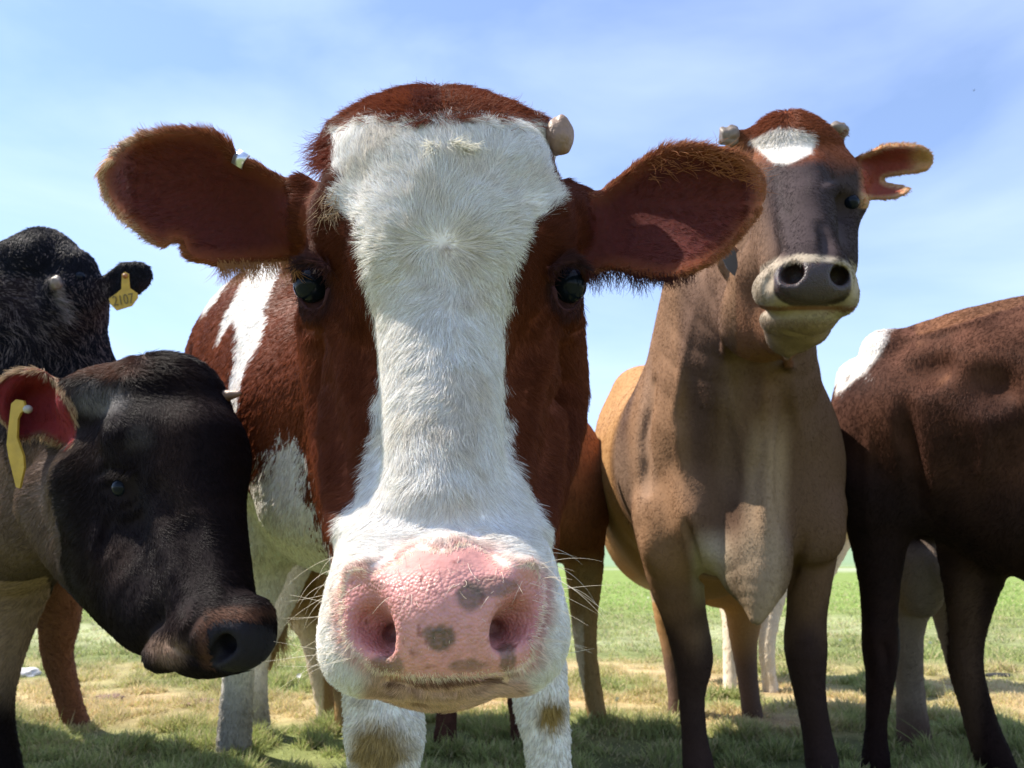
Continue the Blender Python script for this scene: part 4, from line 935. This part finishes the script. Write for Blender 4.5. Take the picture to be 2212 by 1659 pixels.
# ------------------------------------------------------------------ terrain
def gheight(x, y):
    w = np.stack([x, y, 0*x], -1)
    near = .012*noise(w, 2.2, 1)+.02*noise(w, .6, 2)
    far = sstep(14, 90, y); hills = far*(1.2*(noise(w, .012, 3)+.3)+.020*np.maximum(y-60, 0))
    return near*sstep(0, 3, np.abs(y)+np.abs(x)*.3)+hills
gy = np.concatenate([np.linspace(-12, 1.5, 24), 1.6+np.cumsum(np.geomspace(.03, 22, 250))]); gx = np.linspace(-1, 1, 220)
YY, TX = np.meshgrid(gy, gx, indexing='ij'); XX = TX*(8+np.abs(YY)*1.6)
V = np.stack([XX, YY, gheight(XX, YY)], -1).reshape(-1, 3); ny, nx = XX.shape
I = np.arange((ny-1)*(nx-1)); r_, c_ = I//(nx-1), I % (nx-1); a_ = r_*nx+c_
Q = np.stack([a_, a_+1, a_+nx+1, a_+nx], -1)
def gcolor(x, y, g=None):
    w = np.stack([x, y, 0*x], -1); n = len(x)
    c = full(n, (.18, .205, .075)); c = c*(1+.25*noise(w, 3, 4))[:, None]
    dry = sstep(2.7, 3.1, y+noise(w, 1.2, 5)*.3)*sstep(5.0, 4.1, y+noise(w, .7, 5)*.7)
    dry = np.clip(dry*(.45+.9*noise(w, 2.4, 6))+.12*sstep(.2, .6, noise(w, 5, 7)), 0, 1)
    c = mixc(c, (.52, .37, .20), dry*.9)
    pale = sstep(5.0, 6.0, y)*sstep(9, 7, y)*sstep(-.2, .5, noise(w, .8, 9)); c = mixc(c, (.38, .39, .22), pale*.7)
    c = mixc(c, (.20, .27, .07), sstep(7, 10, y)*.85)
    band = sstep(.1, .5, noise(w*np.array([.3, 1, 1]), .10, 11))*sstep(11, 16, y); c = mixc(c, (.36, .38, .26), band*.8)
    c = mixc(c, (.20, .28, .16), sstep(35, 90, y)); c = mixc(c, (.27, .32, .30), sstep(120, 350, y))  # far pasture fades to grey, distance haze put into its colour
    return c, dry
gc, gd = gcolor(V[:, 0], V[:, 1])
m, n_, l_, b_ = nodes('meadow_soil')
at = n_.new('ShaderNodeAttribute'); at.attribute_name = 'coat'; co = n_.new('ShaderNodeTexCoord')
t1 = n_.new('ShaderNodeTexNoise'); t1.inputs['Scale'].default_value = 9; t1.inputs['Detail'].default_value = 9; t1.inputs['Roughness'].default_value = .7; l_.new(co.outputs['Object'], t1.inputs['Vector'])
mr = n_.new('ShaderNodeMapRange'); mr.inputs['From Min'].default_value = .3; mr.inputs['From Max'].default_value = .7; mr.inputs['To Min'].default_value = .55; mr.inputs['To Max'].default_value = 1.35; l_.new(t1.outputs['Fac'], mr.inputs['Value'])
sm = n_.new('ShaderNodeVectorMath'); sm.operation = 'SCALE'; l_.new(at.outputs['Color'], sm.inputs[0]); l_.new(mr.outputs[0], sm.inputs['Scale']); l_.new(sm.outputs[0], b_.inputs['Base Color'])
b_.inputs['Roughness'].default_value = .95; b_.inputs['Specular IOR Level'].default_value = .1
bu = n_.new('ShaderNodeBump'); bu.inputs['Distance'].default_value = .03; l_.new(t1.outputs['Fac'], bu.inputs['Height']); l_.new(bu.outputs[0], b_.inputs['Normal'])
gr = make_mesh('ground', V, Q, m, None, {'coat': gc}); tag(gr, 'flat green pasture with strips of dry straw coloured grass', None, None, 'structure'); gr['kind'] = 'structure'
# distant hills, with the haze of the air mixed into their colour
hx = np.linspace(-900, 900, 160); hv = []
for k, (yy, base, amp) in enumerate(((620, 0, 0), (660, 26, 12), (900, 44, 30))):
    w = np.stack([hx, 0*hx+yy, 0*hx], -1); hv.append(np.stack([hx, 0*hx+yy, base+amp*(.5+.5*noise(w, .006, 3+k))+(2*noise(w, .04, 4) if k else 0)-(0 if k else 2)], -1))
V = np.concatenate(hv); Q = np.array([(i*160+j, i*160+j+1, (i+1)*160+j+1, (i+1)*160+j) for i in range(2) for j in range(159)])
hl = make_mesh('hills', V, Q, plain('hill_haze_tint', (.34, .41, .44), .95, scale=.05, var=.2), None); hl['kind'] = 'structure'; hl['label'] = 'hazy grey blue hills on the horizon'

# ------------------------------------------------------------------ grass
GR = bpy.data.materials.new('grass_blade'); GR.use_nodes = True; n, l = GR.node_tree.nodes, GR.node_tree.links; pb = n['Principled BSDF']
a = n.new('ShaderNodeAttribute'); a.attribute_name = 'hcol'; l.new(a.outputs['Color'], pb.inputs['Base Color']); pb.inputs['Roughness'].default_value = .5; pb.inputs['Specular IOR Level'].default_value = .35
tr = n.new('ShaderNodeBsdfTranslucent'); l.new(a.outputs['Color'], tr.inputs['Color']); ms = n.new('ShaderNodeMixShader'); ms.inputs[0].default_value = .35
l.new(pb.outputs[0], ms.inputs[1]); l.new(tr.outputs[0], ms.inputs[2]); l.new(ms.outputs[0], n['Material Output'].inputs[0])
def grass(name, n, y0, y1, hgt, rad, seed, label):
    g = np.random.default_rng(seed)
    u = g.random(n*3); y = y0*(y1/y0)**u; x = (g.random(n*3)*2-1)*(.75*y+.3)
    w = np.stack([x, y, 0*x], -1); keep = g.random(n*3) < .22+.9*np.clip(noise(w, 11, 3)+noise(w, 2.2, 8)*.4, -.2, 1); x, y, w = x[keep][:n], y[keep][:n], w[keep][:n]; n = len(x)
    c, dry = gcolor(x, y); tall = np.clip(noise(w, 11, 3)*.8+noise(w, 3.5, 21)*.4+.65, .25, 1.7)*(1-.45*dry)
    z = gheight(x, y); p = np.stack([x, y, z-.005], -1); H = hgt*tall*g.uniform(.45, 1.35, n)
    az = g.uniform(0, 2*math.pi, n); ln = g.uniform(.1, .9, n)
    d = np.stack([np.cos(az)*ln, np.sin(az)*ln, np.ones(n)], -1); pts = [p]
    for i in range(1, 5):
        dd = unit(d*np.array([1, 1, 1])+np.stack([np.cos(az), np.sin(az), -.5+0*az], -1)*(i/4)**2*ln[:, None]*.9); p = p+dd*(H/4)[:, None]; pts.append(p)
    pts = np.stack(pts, 1); r = rad*np.clip(y/3, .8, 6)*g.uniform(.6, 1.4, n)
    c = c*1.6*g.uniform(.6, 1.5, (n, 1)); straw = (g.random(n) < .16+.5*dry); c = mixc(c, (.62, .52, .30), straw*.85); c = mixc(c, (.42, .46, .15), (~straw & (g.random(n) < .4))*.7)
    o = make_curves(name, pts, r[:, None]*np.array([1, .95, .8, .5, .12])[None], np.clip(c, 0, .9), GR, None, 'stuff'); o['label'] = label; o['category'] = 'grass'
    return o
grass('grass', 170000, 2.0, 4.4, .050, .0019, 3, 'short tufted meadow grass around the hooves')
grass('grass', 80000, 4.4, 18, .040, .0017, 4, 'sparser pasture grass stretching away behind the herd')
grass('grass', 1400, 2.2, 6, .115, .0011, 9, 'thin tall stalks sticking up out of the short grass')
# seed heads and small flowers
g = np.random.default_rng(17)
M_WF = plain('white_petals', (.75, .75, .70), .7); M_YF = plain('yellow_petals', (.75, .55, .03), .6); M_STEM = plain('flower_stem', (.12, .18, .05), .6)
def flower_mesh(colm):
    V, F = [], []; k = 0
    for i in range(6):
        a = i*math.pi/3; ca, sa = math.cos(a), math.sin(a); cb, sb = math.cos(a+.45), math.sin(a+.45); cc, sc_ = math.cos(a-.45), math.sin(a-.45)
        V += [(0, 0, 0), (.006*cc, .006*sc_, .002), (.010*ca, .010*sa, .003), (.006*cb, .006*sb, .002)]; F.append((k, k+1, k+2, k+3)); k += 4
    me = bpy.data.meshes.new('bloom'); me.from_pydata(V, [], F); me.materials.append(colm); return me
def stem_mesh(h):
    V, F = [], []
    for i in range(4):
        t = i/3
        for j in range(4): a = j*math.pi/2; V.append((.0009*math.cos(a)+.006*t*t, .0009*math.sin(a), h*t))
    for i in range(3):
        for j in range(4): F.append((4*i+j, 4*i+(j+1) % 4, 4*i+4+(j+1) % 4, 4*i+4+j))
    me = bpy.data.meshes.new('stem'); me.from_pydata(V, [], F); me.materials.append(M_STEM); return me
FM = {'white': flower_mesh(M_WF), 'yellow': flower_mesh(M_YF)}; SM = stem_mesh(.06)
for i, (px, py, kind, where) in enumerate([
    (1400, 1305, 'white', 'beneath the belly of the brown cow with the raised head'), (1708, 1478, 'white', 'just right of the cream far leg, left one of two'),
    (1755, 1482, 'white', 'against the brown cow\'s far foreleg, right one of two'), (1665, 1445, 'yellow', 'right under the brown cow\'s hanging brisket'),
    (1635, 1500, 'white', 'between the hind hooves of the brown cow'), (1815, 1412, 'white', 'in the gap between the brown cow and the dark rump'),
    (2010, 1418, 'white', 'between the udder leg and the front leg at the right'), (1040, 1530, 'white', 'in the dry strip between the white forelegs'),
    (160, 1415, 'white', 'behind the reddish brown shin at the left'), (640, 1500, 'white', 'beside the pale hind leg under the tan tail'),
    (1475, 1575, 'yellow', 'by the white hoof of the brown cow'), (1330, 1560, 'white', 'by the tan hoof left of the brown cow')]):
    z = ground_z(px, py); w = P(px, py, z); r = empty('flower', (w[0], w[1], w[2])); r.scale = (1.3,)*3
    tag(r, 'tiny %s meadow flower %s' % (kind, where), 'flower', 'tiny flowers in the meadow')
    s_ = bpy.data.objects.new('stem', SM); COL.objects.link(s_); s_.parent = r; b = bpy.data.objects.new('bloom', FM[kind]); COL.objects.link(b); b.parent = r; b.location = (.006, 0, .06); b.rotation_euler = (R(60), 0, g.uniform(0, 6))
# green sprig with seed pods at the foot of the brown cow
z = 2.30; base = P(1752, 1700, z); r = empty('sprig_plant', base); tag(r, 'green sprig with small round seed pods before the brown cow\'s far foreleg', 'plant')
wv = Body(); pts = [P(1752, 1700, z), P(1745, 1665, z), P(1752, 1640, z), P(1757, 1625, z)]
st = strands('stem', [pts[0]], [UP+RT*.02], .105, .0014, (.16, .20, .05), r, kind) if False else None
me = bpy.data.meshes.new('stem'); VV, FF = [], []
for i, p in enumerate(pts):
    for j in range(5): a = j*2*math.pi/5; VV.append(p+(RT*math.cos(a)+FW*math.sin(a))*.0016-base)
for i in range(3):
    for j in range(5): FF.append((5*i+j, 5*i+(j+1) % 5, 5*i+5+(j+1) % 5, 5*i+5+j))
me.from_pydata([tuple(v) for v in VV], [], FF); me.materials.append(M_STEM); o = bpy.data.objects.new('stem', me); COL.objects.link(o); o.parent = r
pod = sphere('seed_pod', np.zeros(3), 1.0, plain('seed_pod', (.36, .36, .14), .5), r, sc3=(.0034, .0034, .0055))
for i, (px, py) in enumerate(((1738,1640),(1744,1650),(1750,1632),(1758,1628),(1764,1640),(1768,1650),(1762,1658),(1746,1662),(1770,1664),(1740,1672),(1766,1630))):
    q = pod if i == 0 else pod.copy()
    if i: COL.objects.link(q)
    q.parent = r; q.location = P(px, py, z)-base; q.rotation_euler = (0, g.uniform(-.7, .7), 0)
# rocks and a black scrap on the ground
def rock(px, py, size, sc3, col, label, seed, name='rock', cat='rock'):
    z = ground_z(px, py); c = P(px, py, z); c[2] = gheight(np.array([c[0]]), np.array([c[1]]))[0]+size*sc3[2]*.4
    o = sphere(name, c, size, plain(name+'_surface', col, .9, bump=.8, scale=40), None, sc3=sc3, rough=.35, seed=seed); tag(o, label, cat); return o
rock(44, 1462, .07, (1.1, .8, .40), (.62, .60, .56), 'pale grey stone in the grass at the far left', 3)
rock(2155, 1459, .045, (1.5, .6, .28), (.02, .02, .022), 'flat black scrap on the bare dry strip at the right', 5, 'scrap', 'scrap')
rock(232, 1572-45, .05, (1.2, .9, .4), (.16, .10, .07), 'brown clod in the straw left of the pale shin', 7, 'clod', 'clod')
rock(430, 1532, .05, (1.4, .8, .35), (.20, .13, .09), 'larger brown clod beneath the black muzzle', 8, 'clod', 'clod')
# far small bird
bw = P(2104, 195, 30.); me = bpy.data.meshes.new('bird'); s = .06
me.from_pydata([(-s*1.6, 0, s*.5), (-s*.5, -s*.3, 0), (0, -s*.9, 0), (s*.5, -s*.3, 0), (s*1.6, 0, s*.5), (0, s*1.0, 0), (0, 0, -s*.35), (0, 0, s*.25)], [], [(0,1,7),(3,4,7),(1,2,6),(2,3,6),(1,6,5),(6,3,5),(2,1,7),(3,2,7),(1,5,7),(5,3,7)])
me.materials.append(plain('bird_feathers', (.03, .03, .035), .8)); o = bpy.data.objects.new('bird', me); COL.objects.link(o); o.location = bw; tag(o, 'tiny dark bird high in the blue sky at the right', 'bird')

# children keep their world place under their thing's empty
bpy.context.view_layer.update()
for o in list(COL.objects):
    if o.parent and o.parent.type == 'EMPTY' and o.parent.name.split('.')[0] == 'cow': o.matrix_parent_inverse = o.parent.matrix_world.inverted()
print('script done %.1fs' % (time.time()-T0))
